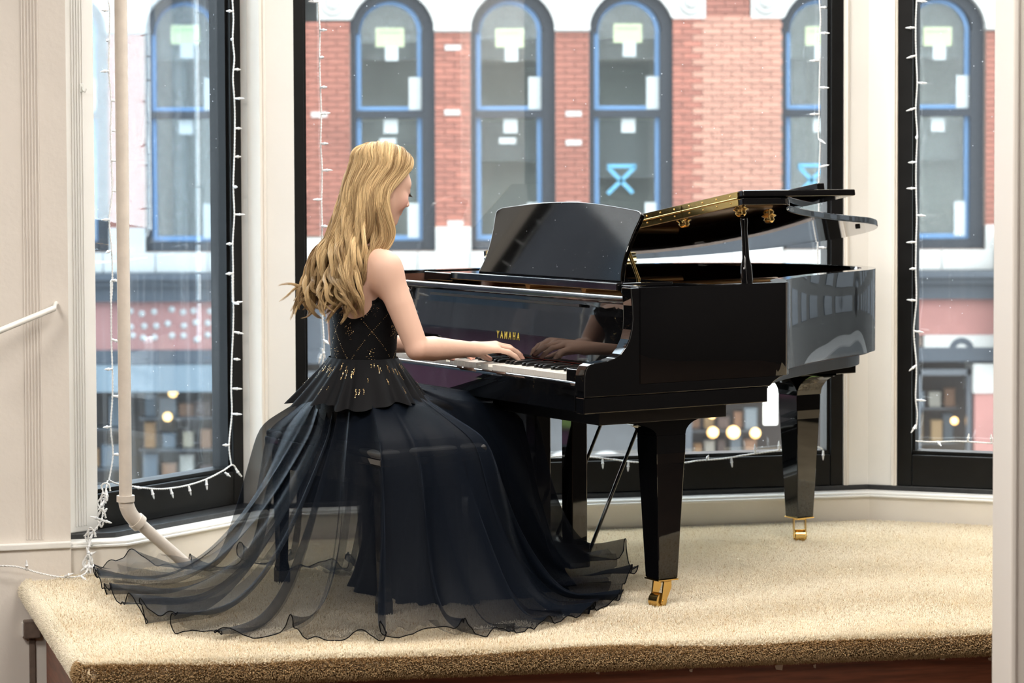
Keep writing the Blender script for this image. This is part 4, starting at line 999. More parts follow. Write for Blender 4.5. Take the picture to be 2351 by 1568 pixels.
# sheer overskirt
def sheer(name, alpha, col_):
    m = bpy.data.materials.new(name); m.use_nodes = True; nt = m.node_tree; nt.nodes.clear()
    out = nt.nodes.new('ShaderNodeOutputMaterial'); tr = nt.nodes.new('ShaderNodeBsdfTransparent')
    df = nt.nodes.new('ShaderNodeBsdfPrincipled'); df.inputs['Base Color'].default_value = (*col_, 1); df.inputs['Roughness'].default_value = 0.5; df.inputs['Specular IOR Level'].default_value = 0.06
    df.inputs['Sheen Weight'].default_value = 0.10; df.inputs['Sheen Tint'].default_value = (0.45, 0.55, 0.75, 1); df.inputs['Sheen Roughness'].default_value = 0.4
    mx = nt.nodes.new('ShaderNodeMixShader'); mx.inputs[0].default_value = alpha
    ga = nt.nodes.new('ShaderNodeAttribute'); ga.attribute_name = 'gather'
    mr = nt.nodes.new('ShaderNodeMapRange'); mr.inputs['To Min'].default_value = alpha; mr.inputs['To Max'].default_value = 0.92
    nt.links.new(ga.outputs['Fac'], mr.inputs['Value']); nt.links.new(mr.outputs[0], mx.inputs[0])
    nt.links.new(tr.outputs[0], mx.inputs[1]); nt.links.new(df.outputs[0], mx.inputs[2]); nt.links.new(mx.outputs[0], out.inputs[0])
    return m
def gathered(o):
    # cloth is gathered (denser) at the waist seam
    a = o.data.attributes.new('gather', 'FLOAT', 'POINT'); t = np.repeat(np.linspace(0, 1, NT), NP)
    pp = np.degrees(np.tile(psi, NT)); side = 0.62 * np.exp(-((pp + 52) / 42) ** 2)
    a.data.foreach_set('value', np.maximum(np.clip(1 - t / 0.46, 0, 1) ** 1.1, side).astype(np.float32))
M_sheer = sheer('sheer_black_organza', 0.44, (0.0042, 0.0066, 0.0118))
hem_psi = np.radians([-180, -170, -156, -146, -137, -126, -118, -110, -100, -92, -84, -73, -62, -50, -38, -22, -12, -4, 8, 20, 40, 60, 75, 84, 92, 101, 110, 118, 126, 134, 142, 151, 159, 170, 180])
hem_r = np.array([.775, .79, .815, .80, .775, .76, .755, .775, .765, .79, .805, .79, .776, .783, .80, .84, .84, .60, .50, .48, .46, .46, .50, .575, .64, .72, .79, .85, .92, .90, .85, .80, .785, .77, .775])
NP, NT = 900, 64
psi = np.linspace(-math.pi, math.pi, NP, endpoint=False); Rh_ = np.interp(psi, hem_psi, hem_r)
topr = torso_r(psi, np.full(NP, 0.69), 0.012)
def support_edge(ps):
    # farthest point of bench seat / lap along direction ps: (r, z)
    c, s = math.cos(ps), math.sin(ps); best = [(0.0, 0.0)]
    bxm, bxp, bym, byp = -0.145, 0.235, -0.355, 0.415
    tx = (bxp / c if c > 1e-6 else bxm / c if c < -1e-6 else 9); ty = (byp / s if s > 1e-6 else bym / s if s < -1e-6 else 9)
    best.append((min(tx, ty) + 0.006, 0.505))
    if c > 0.05:
        t2_ = min(0.515 / c, (0.165 / abs(s)) if abs(s) > 1e-6 else 9); best.append((t2_ + 0.006, 0.590))
    return best
def skirt(seed, zlift, ampl, shrink):
    rg = random.Random(seed); ph = [rg.uniform(0, 6.28) for _ in range(8)]
    P = np.zeros((NT, NP, 3))
    for i, ps in enumerate(psi):
        sup = support_edge(ps); Rf = Rh_[i] * shrink; r0 = topr[i] + zlift * 1.5; z0 = 0.672; sup = [(r + 1.5 * zlift, z + zlift) for r, z in sup]
        pts = [(r0, z0)] + [(r, z) for r, z in sup if r > r0 + 0.02 and r < Rf * 0.8]
        last = max(pts, key=lambda q: q[0] if True else 0)
        hull = [pts[0]]
        for q in sorted(pts[1:]): 
            while len(hull) >= 2 and (hull[-1][1] - hull[-2][1]) * (q[0] - hull[-2][0]) < (q[1] - hull[-2][1]) * (hull[-1][0] - hull[-2][0]): hull.pop()
            hull.append(q)
        re, ze = hull[-1]; front = max(0.0, math.cos(ps))
        Rt = re + (Rf - re) * (0.80 if front < .3 else 0.72)
        rr1, zz1 = [], []
        for q in np.linspace(0, 1, 30): pass
        hr = [h[0] for h in hull]; hz = [h[1] for h in hull]
        ra = list(np.linspace(r0, re, 16)); za = list(np.interp(ra, hr, hz))
        q = np.linspace(0, 1, 33)[1:]; ex = 2.1
        rb = list(re + (Rt - re) * q ** 0.95); zb = list(0.012 + (ze - 0.012) * (1 - q) ** ex)
        nf_ = NT - len(ra) - len(rb); rc = list(np.linspace(Rt, Rf, nf_ + 1)[1:]); zc = [0.012] * nf_
        r_ = np.array(ra + rb + rc); z_ = np.array(za + zb + zc)
        # smooth the rib
        for _ in range(4):
            z_[1:-1] = 0.25 * z_[:-2] + 0.5 * z_[1:-1] + 0.25 * z_[2:]; r_[1:-1] = 0.25 * r_[:-2] + 0.5 * r_[1:-1] + 0.25 * r_[2:]
        L_ = np.concatenate([[0], np.cumsum(np.hypot(np.diff(r_), np.diff(z_)))]); u_ = L_ / L_[-1]
        fr = np.clip((u_ - 0.05) / 0.95, 0, 1)
        w1 = 19 * ps + 2.2 * np.sin(3 * ps + ph[0]) + 1.2 * np.sin(7 * ps + ph[1])
        w2 = 41 * ps + 2.0 * np.sin(4 * ps + ph[2])
        w3 = 13 * ps + 1.5 * np.sin(2 * ps + ph[3]) + ph[4]
        wob = 1.2 * np.sin(5 * u_ + ph[5] + 3 * ps)
        f1 = np.sin(w1 + 0.6 * wob); f1 = np.sign(f1) * np.abs(f1) ** 0.8; f3 = np.sin(w3 + 0.4 * wob); f2 = np.sin(w2)
        amp = ampl * (0.004 + 0.026 * fr)
        dr = amp * (0.8 * f1 + 0.7 * f3) + ampl * fr * (0.006 * f2 + np.clip((u_ - 0.8) / 0.2, 0, 1) * (0.010 * f2 + 0.007 * np.sin(67 * ps + 2 * np.sin(9 * ps))))
        tail = np.clip((u_ - 0.72) / 0.28, 0, 1)
        leftness = 0.5 - 0.5 * math.cos(ps - 0.0) if True else 0
        dz = ampl * ((0.016 + 0.030 * leftness) * np.clip(f1 * 0.6 + f3 * 0.6 + 0.35, 0, 2) * np.clip((u_ - 0.45) / 0.4, 0, 1) + (0.022 * np.clip(f2, 0, 1) + 0.012 * np.clip(np.sin(67 * ps + 2 * np.sin(9 * ps)), 0, 1)) * np.clip((u_ - 0.84) / 0.16, 0, 1) ** 1.5)
        tang = amp * 1.7 * np.cos(w1 + 0.6 * wob)
        rr2 = r_ + dr * (1 - 0.6 * tail); c, s = math.cos(ps), math.sin(ps)
        for pc, hh, wd_ in ((121, 0.035, 4), (147, 0.05, 4), (163, 0.045, 4), (176, 0.05, 3.5), (-168, 0.03, 4), (-32, 0.05, 5), (-17, 0.10, 8)):
            dz = dz + hh * math.exp(-((((math.degrees(ps) - pc + 180) % 360 - 180)) / wd_) ** 2) * np.clip((u_ - 0.62) / 0.3, 0, 1)
        P[:, i, 0] = rr2 * c - tang * s; P[:, i, 1] = rr2 * s + tang * c; P[:, i, 2] = np.maximum(z_ + dz + zlift, 0.007)
    return P
P1 = skirt(4, 0.0, 1.0, 1.0)
sk = MB(); gathered(sk.grid(P1, closed_u=True).build('overskirt', M_sheer, gown))
P2 = skirt(12, -0.007, 0.7, 0.93)
sk = MB(); gathered(sk.grid(P2[:, :, :], closed_u=True).build('overskirt', sheer('sheer_inner_organza', 0.20, (0.004, 0.005, 0.009)), gown))
hem = MB(); hem.tube([tuple(p) for p in P1[-1]] + [tuple(P1[-1][0])], 0.0016, 5, cap=False).build('hem', M_under, gown)

# ------------------------------------------------------------------ hair
def hair_obj(name, pts, radii, m, parent=None):
    # pts: (N, K, 3); radii: (K,) or (N, K)
    N, K = pts.shape[:2]
    cu = bpy.data.hair_curves.new(name); cu.add_curves([K] * N)
    cu.points.foreach_set('position', np.asarray(pts, np.float32).ravel())
    rad = cu.attributes.get('radius') or cu.attributes.new('radius', 'FLOAT', 'POINT')
    rad.data.foreach_set('value', np.broadcast_to(np.asarray(radii, np.float32), (N, K)).astype(np.float32).ravel())
    cu.materials.append(m)
    o = bpy.data.objects.new(name, cu); sc.collection.objects.link(o)
    if parent is not None: o.parent = parent
    return o
M_hair = bpy.data.materials.new('blonde_hair'); M_hair.use_nodes = True; nt = M_hair.node_tree; nt.nodes.clear()
out = nt.nodes.new('ShaderNodeOutputMaterial'); hb = nt.nodes.new('ShaderNodeBsdfPrincipled')
hi = nt.nodes.new('ShaderNodeHairInfo'); rp = nt.nodes.new('ShaderNodeValToRGB')
rp.color_ramp.elements[0].color = (0.17, 0.080, 0.026, 1); rp.color_ramp.elements[1].color = (0.92, 0.68, 0.37, 1)
ta = nt.nodes.new('ShaderNodeAttribute'); ta.attribute_name = 'tone'; nt.links.new(ta.outputs['Fac'], rp.inputs[0]); nt.links.new(rp.outputs[0], hb.inputs['Base Color'])
hb.inputs['Roughness'].default_value = 0.42; hb.inputs['Specular IOR Level'].default_value = 0.45; hb.inputs['Specular Tint'].default_value = (1.0, 0.85, 0.6, 1)
nt.links.new(hb.outputs[0], out.inputs[0])
SKC = np.array([-0.012, 0, 0.030]); SKR = np.array([0.096, 0.075, 0.090])
def scalp(dirv, lift=0.0):
    d_ = np.array(dirv, float); d_ /= np.linalg.norm(d_ / SKR); return hd(SKC + d_ * (1 + lift / 0.085))
hr = random.Random(17); NG = np.random.default_rng(23)
def lock(sg, u, vol=0.0, endz=None, curl=1.0, fly=None):
    al = math.radians(52 + 92 * u)
    root_d = np.array([math.cos(al), sg * 0.10, math.sin(al)])
    ph1 = math.radians(60 + 118 * u); side_d = np.array([math.cos(ph1), sg * math.sin(ph1), 0.12 + 0.10 * (1 - u)])
    P = []
    for s in (0.0, 0.22, 0.45, 0.7, 1.0):
        dv = root_d / np.linalg.norm(root_d) * (1 - s) + side_d / np.linalg.norm(side_d) * s
        P.append(scalp(dv / np.linalg.norm(dv), 0.004 + 0.012 * math.sin(math.pi * min(1, s * 0.9)) + vol))
    ph2 = math.radians(88 + 90 * u)
    P.append(hd(SKC + np.array([math.cos(ph2) * 0.105 - 0.006, sg * math.sin(ph2) * 0.090, -0.075])))
    j = lambda a: hr.uniform(-a, a)
    if u < 0.3:
        f = 1 - u / 0.3
        P.append(np.array([0.008 + 0.030 * f - 0.03 * (1 - f), sg * (0.078 + 0.012 * f), 1.118]) + np.array([j(.006), j(.006), 0]))
        P.append(np.array([-0.035 - 0.035 * (1 - f), sg * (0.098 + 0.012 * f), 1.055]) + np.array([j(.008), j(.008), 0]))
        P.append(np.array([-0.095, sg * (0.100 + 0.01 * f), 0.985]) + np.array([j(.01), j(.015), 0]))
    else:
        g = (u - 0.3) / 0.7
        P.append(np.array([-0.048 - 0.045 * g, sg * (0.085 * (1 - g) + 0.006), 1.125]) + np.array([j(.008), j(.008), 0]))
        P.append(np.array([-0.092 - 0.030 * g, sg * (0.100 * (1 - 0.75 * g)), 1.05]) + np.array([j(.012), j(.014), 0]))
        P.append(np.array([-0.125 - 0.022 * g, sg * (0.118 * (1 - 0.6 * g)) + j(.02), 0.975]) + np.array([j(.012), j(.016), 0]))
    ez = endz if endz is not None else hr.uniform(0.862, 0.925)
    last = P[-1]
    if fly is not None: P.append(last + np.array(fly) * 0.5 + np.array([0, 0, -0.02])); P.append(last + np.array(fly))
    else:
        P.append(np.array([last[0] - 0.014 + j(.012), last[1] * 1.08 + j(.012), (last[2] + ez) / 2 + 0.005]))
        P.append(np.array([last[0] - 0.016 + j(.022), last[1] * 1.12 + j(.022), ez]))
    return np.array(P)
K = 46
def strands(P, n, r_root, r_mid, r_tip, curl, phase, cyc, straight=0.0):
    Q = np.array(catmull(P, 10)); d_ = np.concatenate([[0], np.cumsum(np.linalg.norm(np.diff(Q, axis=0), axis=1))]); s = np.linspace(0, d_[-1], K)
    C_ = np.stack([np.interp(s, d_, Q[:, k]) for k in range(3)], 1); t = s / d_[-1]
    T = np.gradient(C_, axis=0); T /= np.linalg.norm(T, axis=1, keepdims=True)
    out_ = C_ - np.array([0.02, 0, 0]) ; out_[:, 2] = 0; N = np.cross(T, np.array([0, 0, 1.0]) + 0 * T); 
    N = np.cross(T, np.array([1.0, 0.02, 0.05])); N /= (np.linalg.norm(N, axis=1, keepdims=True) + 1e-9); B = np.cross(T, N)
    env = np.clip((t - 0.24) / 0.46, 0, 1) ** 1.15; w = 2 * math.pi * cyc * t + phase
    curl = curl * (1 + 0.9 * np.clip((t - 0.6) / 0.4, 0, 1) ** 1.5)
    C2 = C_ + (curl * env * np.sin(w))[:, None] * N + (0.65 * curl * env * np.cos(w))[:, None] * B
    rad = np.interp(t, [0, 0.25, 0.6, 0.9, 1.0], [r_root, r_mid, r_mid * 1.05, r_mid * 0.75, r_tip])
    o = NG.normal(0, 0.55, (n, 2)); nn = np.linalg.norm(o, axis=1, keepdims=True); o = o / np.maximum(1, nn)
    tw = 1.4 * np.sin(w * 0.5)
    ca, sa = np.cos(tw), np.sin(tw)
    flat = 0.62
    O1 = o[:, :1] * ca[None] - o[:, 1:] * sa[None] * flat; O2 = o[:, :1] * sa[None] + o[:, 1:] * ca[None] * flat
    fz = NG.normal(0, 1, (n, 1)) * 0.0012 * np.sin(2 * math.pi * (NG.uniform(1.5, 4, (n, 1)) * t[None] + NG.random((n, 1)))) * env[None]
    S = C2[None] + (O1 * rad[None] + fz)[..., None] * N[None] + (O2 * rad[None] + fz)[..., None] * B[None]
    # different strand lengths: pull the last points back a little
    cut = 1 - NG.uniform(0, 0.13, (n, 1)) ** 1.0
    idx = np.clip(np.arange(K)[None] * cut, 0, K - 1); i0 = np.floor(idx).astype(int); i1 = np.minimum(i0 + 1, K - 1); fr = (idx - i0)[..., None]
    rows_ = np.arange(n)[:, None]
    return S[rows_, i0] * (1 - fr) + S[rows_, i1] * fr
allS = []
for sg, cnt in ((-1, 32), (1, 26)):
    for i in range(cnt):
        u = (i + 0.5) / cnt; vol = hr.uniform(0, 0.006)
        P = lock(sg, u, vol); allS.append(strands(P, 300, 0.010, 0.0135, 0.0035, hr.uniform(0.017, 0.028), hr.uniform(0, 6.28) * 0.5 + 3.0 * u, hr.uniform(1.9, 2.5)))
for i in range(20):   # outer, looser waves
    sg = hr.choice((-1, -1, 1)); u = hr.uniform(0.08, 0.98)
    P = lock(sg, u, 0.008); allS.append(strands(P, 170, 0.008, 0.0105, 0.003, hr.uniform(0.018, 0.028), hr.uniform(0, 6.28), hr.uniform(1.9, 2.6)))
for fly, u, sg in [((-0.05, 0.11, -0.02), 0.55, 1), ((-0.06, 0.085, -0.045), 0.65, 1), ((-0.05, 0.06, -0.10), 0.5, 1), ((-0.04, 0.05, -0.115), 0.7, 1)]:
    P = lock(sg, u, 0.006, fly=fly); allS.append(strands(P, 110, 0.006, 0.008, 0.003, 0.014, hr.uniform(0, 6.28), 2.8))
tone = np.concatenate([np.clip(NG.normal(hr.uniform(0.25, 0.85), 0.18, len(q)), 0, 1) for q in allS]); allS = np.concatenate(allS)
rad = np.interp(np.linspace(0, 1, K), [0, 0.7, 1], [0.00048, 0.00044, 0.00016])
ho = hair_obj('hair', allS, rad, M_hair, person); tn = ho.data.attributes.new('tone', 'FLOAT', 'CURVE'); tn.data.foreach_set('value', tone.astype(np.float32)); ho['label'] = 'long wavy blonde hair falling down the back'
# ------------------------------------------------------------------ the street outside
BD, STREET = 25.0, -3.9
BS = BD / F_PX
def bx_(px): return (px - CX0) * BS
def bz_(py): return CAM_Z + (385.0 - py) * BS
M_road = mat('wet_asphalt', (0.07, 0.0735, 0.077), 0.5, noise=0.2, nscale=2)
M_walk = mat('pavement', (0.196, 0.1925, 0.189), 0.8, noise=0.1, nscale=3)
M_brick = mat('red_brick', (0.189, 0.0662, 0.0454), 0.85, noise=0.16, nscale=1.4, rnd=0.16)
M_brickp = mat('pale_brick', (0.2528, 0.1234, 0.0891), 0.85, noise=0.12, nscale=1.4, rnd=0.12)
M_mortar = mat('mortar', (0.1865, 0.1361, 0.1109), 0.9, noise=0.1, nscale=5)
M_stone = mat('white_stone', (0.3157, 0.3128, 0.3013), 0.8, noise=0.06, nscale=2)
M_dark = mat('slate_frame_paint', (0.0158, 0.0189, 0.0243), 0.5, spec=0.15)
M_btape = mat('blue_tape', (0.0477, 0.1172, 0.23), 0.6)
M_ltape = mat('bright_blue_tape', (0.0473, 0.189, 0.2993), 0.6)
M_label = mat('white_label', (0.2671, 0.2923, 0.2974), 0.6)
M_green = mat('green_label', (0.252, 0.2873, 0.1764), 0.6)
M_gtext = mat('label_print', (0.18, 0.26, 0.14), 0.6)
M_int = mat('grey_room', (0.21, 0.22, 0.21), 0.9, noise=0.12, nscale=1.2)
M_intd = mat('dark_blind_and_shade', (0.10, 0.105, 0.11), 0.8)  # for blinds, and for the ceiling shade painted inside the far windows
M_bglass = glass_mat('far_glass', haze=0.008, specks=False, refl=0.022)
M_pink = mat('faded_pink_brick', (0.224, 0.1008, 0.0896), 0.85, noise=0.12, nscale=2)
M_corn = mat('slate_cornice', (0.035, 0.042, 0.0525), 0.5, spec=0.2)
M_shop = mat('shop_frame', (0.035, 0.042, 0.0525), 0.4)
o = MB().box(-60, 60, 9.6, 21.5, STREET - 0.2, STREET).build('ground_road', M_road); struct(o, 'street between the bay and the brick building', 'street')
o = MB().box(-60, 60, 21.5, 40, STREET - 0.2, STREET + 0.15).build('ground_pavement', M_walk); struct(o, 'pavement in front of the brick building', 'pavement')

bld = thing('brick_building', 'red brick building with arched windows across the street', 'building', (0, BD, STREET))
ZR = STREET
def B_(mb, x0, x1, y0, y1, d0, d1): return mb.box(bx_(x0), bx_(x1), d0, d1, bz_(y1) - ZR, bz_(y0) - ZR)   # px box; depth d0..d1 behind facade
def part(name, m, parent, *boxes, bevel=0.0):
    mb = MB()
    for b in boxes: B_(mb, *b)
    return mb.build(name, m, parent, bevel=bevel)
HW = 97.0
clusters = [[-120, 155, 431], [903, 1179, 1451], [1893, 2165, 2437]]
centers = [c for cl in clusters for c in cl]
piers = []   # (x0, x1, kind)
edges = sorted(centers); prev = -700
for c in edges: piers.append((prev, c - HW)); prev = c + HW
piers.append((prev, 2900))
# wall core: mortar-coloured piers, floors above and below
mb = MB()
for x0, x1 in piers: B_(mb, x0, x1, 75, 575, 0.02, 0.8)
B_(mb, -700, 2900, -900, -22, 0.02, 0.8); B_(mb, -700, 2900, 575, 830, 0.02, 0.8)
mb.build('masonry_core', M_mortar, bld)
part('back_wall', M_int, bld, (-700, 2900, -800, 1350, 1.2, 1.4))
# bricks
br = MB(); br.box(0, 1, -0.012, 0.05, 0, 1); br_me = br.mesh('brick')
br2 = br_me.copy(); br_me.materials.append(M_brickp); br2.materials.append(M_brick)
rest = MB()
BWp, BHp, GAP = 45.0, 14.0, 1.6
def lay(x0, x1, y0, y1, single, kind, rows_from=0):
    r = 0; y = y1
    while y - BHp > y0 - 7:
        off = (r % 2) * BWp / 2; x = x0 - off
        while x < x1:
            a, b = max(x, x0), min(x + BWp, x1)
            if b - a > 6:
                q = (bx_(a + GAP / 2), bx_(b - GAP / 2), bz_(y - GAP / 2) - ZR, bz_(y - BHp + GAP / 2) - ZR)
                dark = kind == 'red' or (kind == 'mix' and ((a - x0) < 40 + 25 * (r % 2)))
                if single:
                    o = place('brick', br2 if dark else br_me, None, bld); o.location = (q[0], random.uniform(-0.006, 0.006), q[2])
                    o.scale = (q[1] - q[0], 1, q[3] - q[2])
                else:
                    rest.box(q[0], q[1], -0.012, 0.05, q[2], q[3])
            x += BWp
        y -= BHp; r += 1
lay(1620, 1722, -4, 46, False, 'pale')
lay(1545, 1796, 46, 600, True, 'mix')
lay(1000, 1082, 70, 520, True, 'red')
lay(1276, 1354, 70, 520, False, 'red')
for x0, x1 in [(528, 806), (251, 334), (-24, 58), (1990, 2068), (2262, 2340), (2534, 2620)]: lay(x0, x1, 46, 540, False, 'red')
ro = rest.build('brickwork', M_brick, bld); ro['kind'] = 'stuff'
# white stone: spandrels over the piers, base blocks, sill band, slate cornice
def arc(c, a0, a1, n=14): return [(c + HW * math.cos(a), 75 - HW * math.sin(a)) for a in np.linspace(a0, a1, n)]
def spandrel(c1, c2):
    pts = [(c1, -110)] + arc(c1, math.pi / 2, 0) + arc(c2, math.pi, math.pi / 2) + [(c2, -110)]
    return [(bx_(x), bz_(y) - ZR) for x, y in pts]
for cl in clusters:
    for c1, c2 in zip(cl[:-1], cl[1:]): MB().prism(spandrel(c1, c2), 'y', -0.03, 0.3).build('spandrel_stone', M_stone, bld)
    for c, s in ((cl[0], -1), (cl[-1], 1)):
        a = arc(c, math.pi / 2, 0 if s > 0 else math.pi)
        pts = [(c, -110)] + a + [(c + s * (HW + 75), 75 if False else 46), (c + s * (HW + 75), -110)]
        pts = [(c, -110)] + [p for p in a if p[1] <= 46] + [(c + s * HW * 0.99, 46), (c + s * (HW + 72), 46), (c + s * (HW + 72), -110)]
        MB().prism([(bx_(x), bz_(y) - ZR) for x, y in pts], 'y', -0.03, 0.3).build('spandrel_stone', M_stone, bld)
        MB().lathe([(0.11, 0), (0.11, 0.03), (0.085, 0.045), (0.085, 0.02), (0.05, 0.02), (0.05, 0.05), (0.001, 0.055)], 20,
                   Matrix.Translation((bx_(c + s * (HW + 38)), -0.03, bz_(12) - ZR)) @ Matrix.Rotation(math.pi / 2, 4, 'X')).build('scroll', M_stone, bld)
for x0, x1 in piers[1:-1]:
    if x1 - x0 < 120: part('capital', M_stone, bld, (x0 - 2, x1 + 2, 58, 73, -0.07, 0.1), bevel=0.01); part('base_block', M_stone, bld, (x0, x1, 520, 580, -0.05, 0.1), bevel=0.01)
    else: part('base_block', M_stone, bld, (x0, x1, 545, 580, -0.05, 0.1), bevel=0.01)
for k in range(-6, 24):
    part('sill_block', M_stone, bld, (k * 120 - 1 + 0.8, k * 120 + 118.2, 577, 622, -0.10, 0.2), bevel=0.008)
part('cornice', M_corn, bld, (-700, 2900, 622, 636, -0.42, 0.2), (-700, 2900, 636, 652, -0.30, 0.2), (-700, 2900, 652, 688, -0.18, 0.2))
part('parapet_brick', M_pink, bld, (-700, 700, 688, 800, -0.06, 0.3))
part('parapet_panel', M_corn, bld, (700, 2020, 688, 800, -0.06, 0.3)); part('parapet_brick', M_pink, bld, (2020, 2900, 688, 772, -0.06, 0.3))
rr = random.Random(9)
for i in range(26):
    px = 300 + (i % 9) * 30 + rr.uniform(-6, 6); py = 712 + (i // 9) * 30 + rr.uniform(-6, 6)
    MB().lathe([(0.035, 0), (0.03, 0.012), (0.001, 0.014)], 10, Matrix.Translation((bx_(px), -0.06, bz_(py) - ZR)) @ Matrix.Rotation(math.pi / 2, 4, 'X')).build('stone_boss', M_stone, bld)
for px, py in [(1042, 110), (1040, 258), (1318, 262), (1318, 328), (1046, 512), (735, 262), (1316, 470)]:
    part('pale_brick_patch', M_stone, bld, (px - 18, px + 18, py - 6, py + 6, -0.02, 0.05))
part('plaster_panel', M_stone, bld, (2284, 2420, 545, 838, -0.45, 0.1))
# arched windows with taped sashes and labels
def ring(c, r0, r1, d0, d1, n=20):
    mb = MB(); A = np.linspace(0, math.pi, n); P = []
    for a in A: P.append([(bx_(c + r0 * math.cos(a)), bz_(75 - r0 * math.sin(a)) - ZR), (bx_(c + r1 * math.cos(a)), bz_(75 - r1 * math.sin(a)) - ZR)])
    for p, q in zip(P[:-1], P[1:]):
        v = [(*[p[0][0]], d0, p[0][1]), (p[1][0], d0, p[1][1]), (q[1][0], d0, q[1][1]), (q[0][0], d0, q[0][1]),
             (p[0][0], d1, p[0][1]), (p[1][0], d1, p[1][1]), (q[1][0], d1, q[1][1]), (q[0][0], d1, q[0][1])]
        mb.add(v, [(0, 1, 2, 3), (7, 6, 5, 4), (0, 3, 7, 4), (1, 5, 6, 2), (0, 4, 5, 1), (3, 2, 6, 7)])
    return mb
def stroke(x0, y0, x1, y1, w, d0, d1):
    a = np.array([bx_(x0), bz_(y0) - ZR]); b = np.array([bx_(x1), bz_(y1) - ZR]); t = (b - a) / np.linalg.norm(b - a); n = np.array([-t[1], t[0]]) * w * BS / 2
    return MB().prism([tuple(a - n), tuple(b - n), tuple(b + n), tuple(a + n)], 'y', d0, d1)
for i, c in enumerate(centers):
    l, r = c - HW, c + HW; gl, gr = c - 85, c + 66
    fr = part('window', M_dark, bld, (l, gl, 75, 575, 0.10, 0.30), (gr, r, 75, 575, 0.10, 0.30), (gl, gr, 553, 578, 0.06, 0.30), (gl, gr, 253, 270, 0.10, 0.28))
    w0 = fr
    k = ring(c - 4, 74, HW + 3, 0.10, 0.30).build('arched_head', M_dark, fr)
    part('pane', M_bglass, fr, (gl, gr, 76, 253, 0.200, 0.206), (gl, gr, 270, 553, 0.190, 0.196))
    pane = MB().prism([(bx_(c - 9 + 76 * math.cos(a)), bz_(75 - 76 * math.sin(a)) - ZR) for a in np.linspace(0, math.pi, 20)], 'y', 0.200, 0.206).build('pane', M_bglass, fr)
    tp = part('blue_tape_strip', M_btape, fr, (gl, gl + 11, 76, 253, 0.18, 0.186), (gr - 11, gr, 76, 253, 0.18, 0.186), (gl, gr, 243, 253, 0.178, 0.184))
    ring(c - 9.5, 65, 76, 0.18, 0.186).build('blue_tape_strip', M_btape, fr)
    part('blue_tape_strip', M_btape, fr, (gl, gl + 11, 270, 540, 0.17, 0.176), (gr - 11, gr, 270, 540, 0.17, 0.176), (gl, gr, 540, 552, 0.168, 0.174))
    part('ceiling_shade_sheet', M_intd, fr, (gl, gr, -20, 132, 0.55, 0.60));  # dark sheet stands in for the shade under the room's ceiling
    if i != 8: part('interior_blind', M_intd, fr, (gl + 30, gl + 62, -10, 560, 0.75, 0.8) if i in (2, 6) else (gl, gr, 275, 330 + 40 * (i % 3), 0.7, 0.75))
    dy = {0: 0, 1: 2}.get(i % 3, -8)
    part('sticker', M_green, fr, (c - 40, c + 26, 62 + dy, 106 + dy, 0.17, 0.176)); part('sticker', M_label, fr, (c - 18, c + 12, 106 + dy, 138 + dy, 0.168, 0.174))
    part('sticker_print', M_gtext, fr, (c - 32, c + 16, 70 + dy, 76 + dy, 0.166, 0.170))
    part('sticker', M_label, fr, (c + 36, c + 65, 176, 251, 0.166, 0.172)); part('sticker', M_label, fr, (c - 22, c + 10, 272, 305, 0.160, 0.166))
    part('sticker', M_label, fr, (c + 32, c + 58, 466, 546, 0.160, 0.166))
    if i in (3, 4): part('sticker', M_label, fr, (c - 32, c + 6, 316, 330, 0.160, 0.166))
    if i in (5, 6):
        q = c - 22 if i == 5 else c - 24
        for (a, b_, e, f_) in [(-32, 382, 34, 382), (-30, 386, 26, 444), (32, 384, -32, 446)]:
            stroke(q + a, b_, q + e, f_, 9, 0.158, 0.164).build('tape_mark', M_ltape, fr)
    fr.name = 'window'
# shop fronts below
M_warm = mat('warm_lamp', (1, 0.75, 0.4), 0.5, emit=(1.0, 0.50, 0.13), emit_s=3.6)
M_cool = mat('white_lamp', (1, 1, 1), 0.5, emit=(1.0, 0.93, 0.80), emit_s=3.2)
part('shop_fascia', M_corn, bld, (-700, 2900, 800, 832, -0.12, 0.5)); part('shop_fascia', M_stone, bld, (2120, 2900, 772, 800, -0.10, 0.3))
part('shop_fascia', mat('blue_grey_canopy', (0.084, 0.1134, 0.1344), 0.4), bld, (100, 560, 832, 892, -0.30, 0.3))
for x in (-400, 120, 640, 1080, 1562, 2015): part('shop_post', M_shop, bld, (x, x + 26, 832, 1290, -0.05, 0.4))
part('shop_pier', M_stone, bld, (2232, 2340, 838, 905, -0.12, 0.4)); part('shop_pier', M_pink, bld, (2236, 2336, 905, 1290, -0.10, 0.4))
part('shop_floor', M_shop, bld, (-700, 2900, 1180, 1300, -0.02, 1.2)); part('shop_transom', M_shop, bld, (-700, 2900, 852, 866, 0.0, 0.12))
for x in (2105, 2222): part('shop_mullion', M_shop, bld, (x, x + 12, 850, 1290, 0.0, 0.1))
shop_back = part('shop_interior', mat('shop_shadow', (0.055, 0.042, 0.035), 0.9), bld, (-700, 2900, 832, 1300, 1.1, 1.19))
MB().lathe([(0.13, 0), (0.13, 0.04), (0.09, 0.06), (0.05, 0.03), (0.001, 0.05)], 20, Matrix.Translation((bx_(2205), -0.06, bz_(806) - ZR)) @ Matrix.Rotation(math.pi / 2, 4, 'X')).build('rosette', M_corn, bld)
GC = [tuple(0.36 * v for v in c) for c in [(0.62, 0.40, 0.18), (0.70, 0.60, 0.42), (0.40, 0.20, 0.10), (0.20, 0.25, 0.30), (0.75, 0.70, 0.60), (0.55, 0.28, 0.10), (0.16, 0.10, 0.08), (0.30, 0.36, 0.42)]]
GM = [mat('goods_%s' % n, c, 0.7) for n, c in zip(['amber', 'cream', 'brown', 'slate', 'ivory', 'rust', 'umber', 'steel'], GC)]
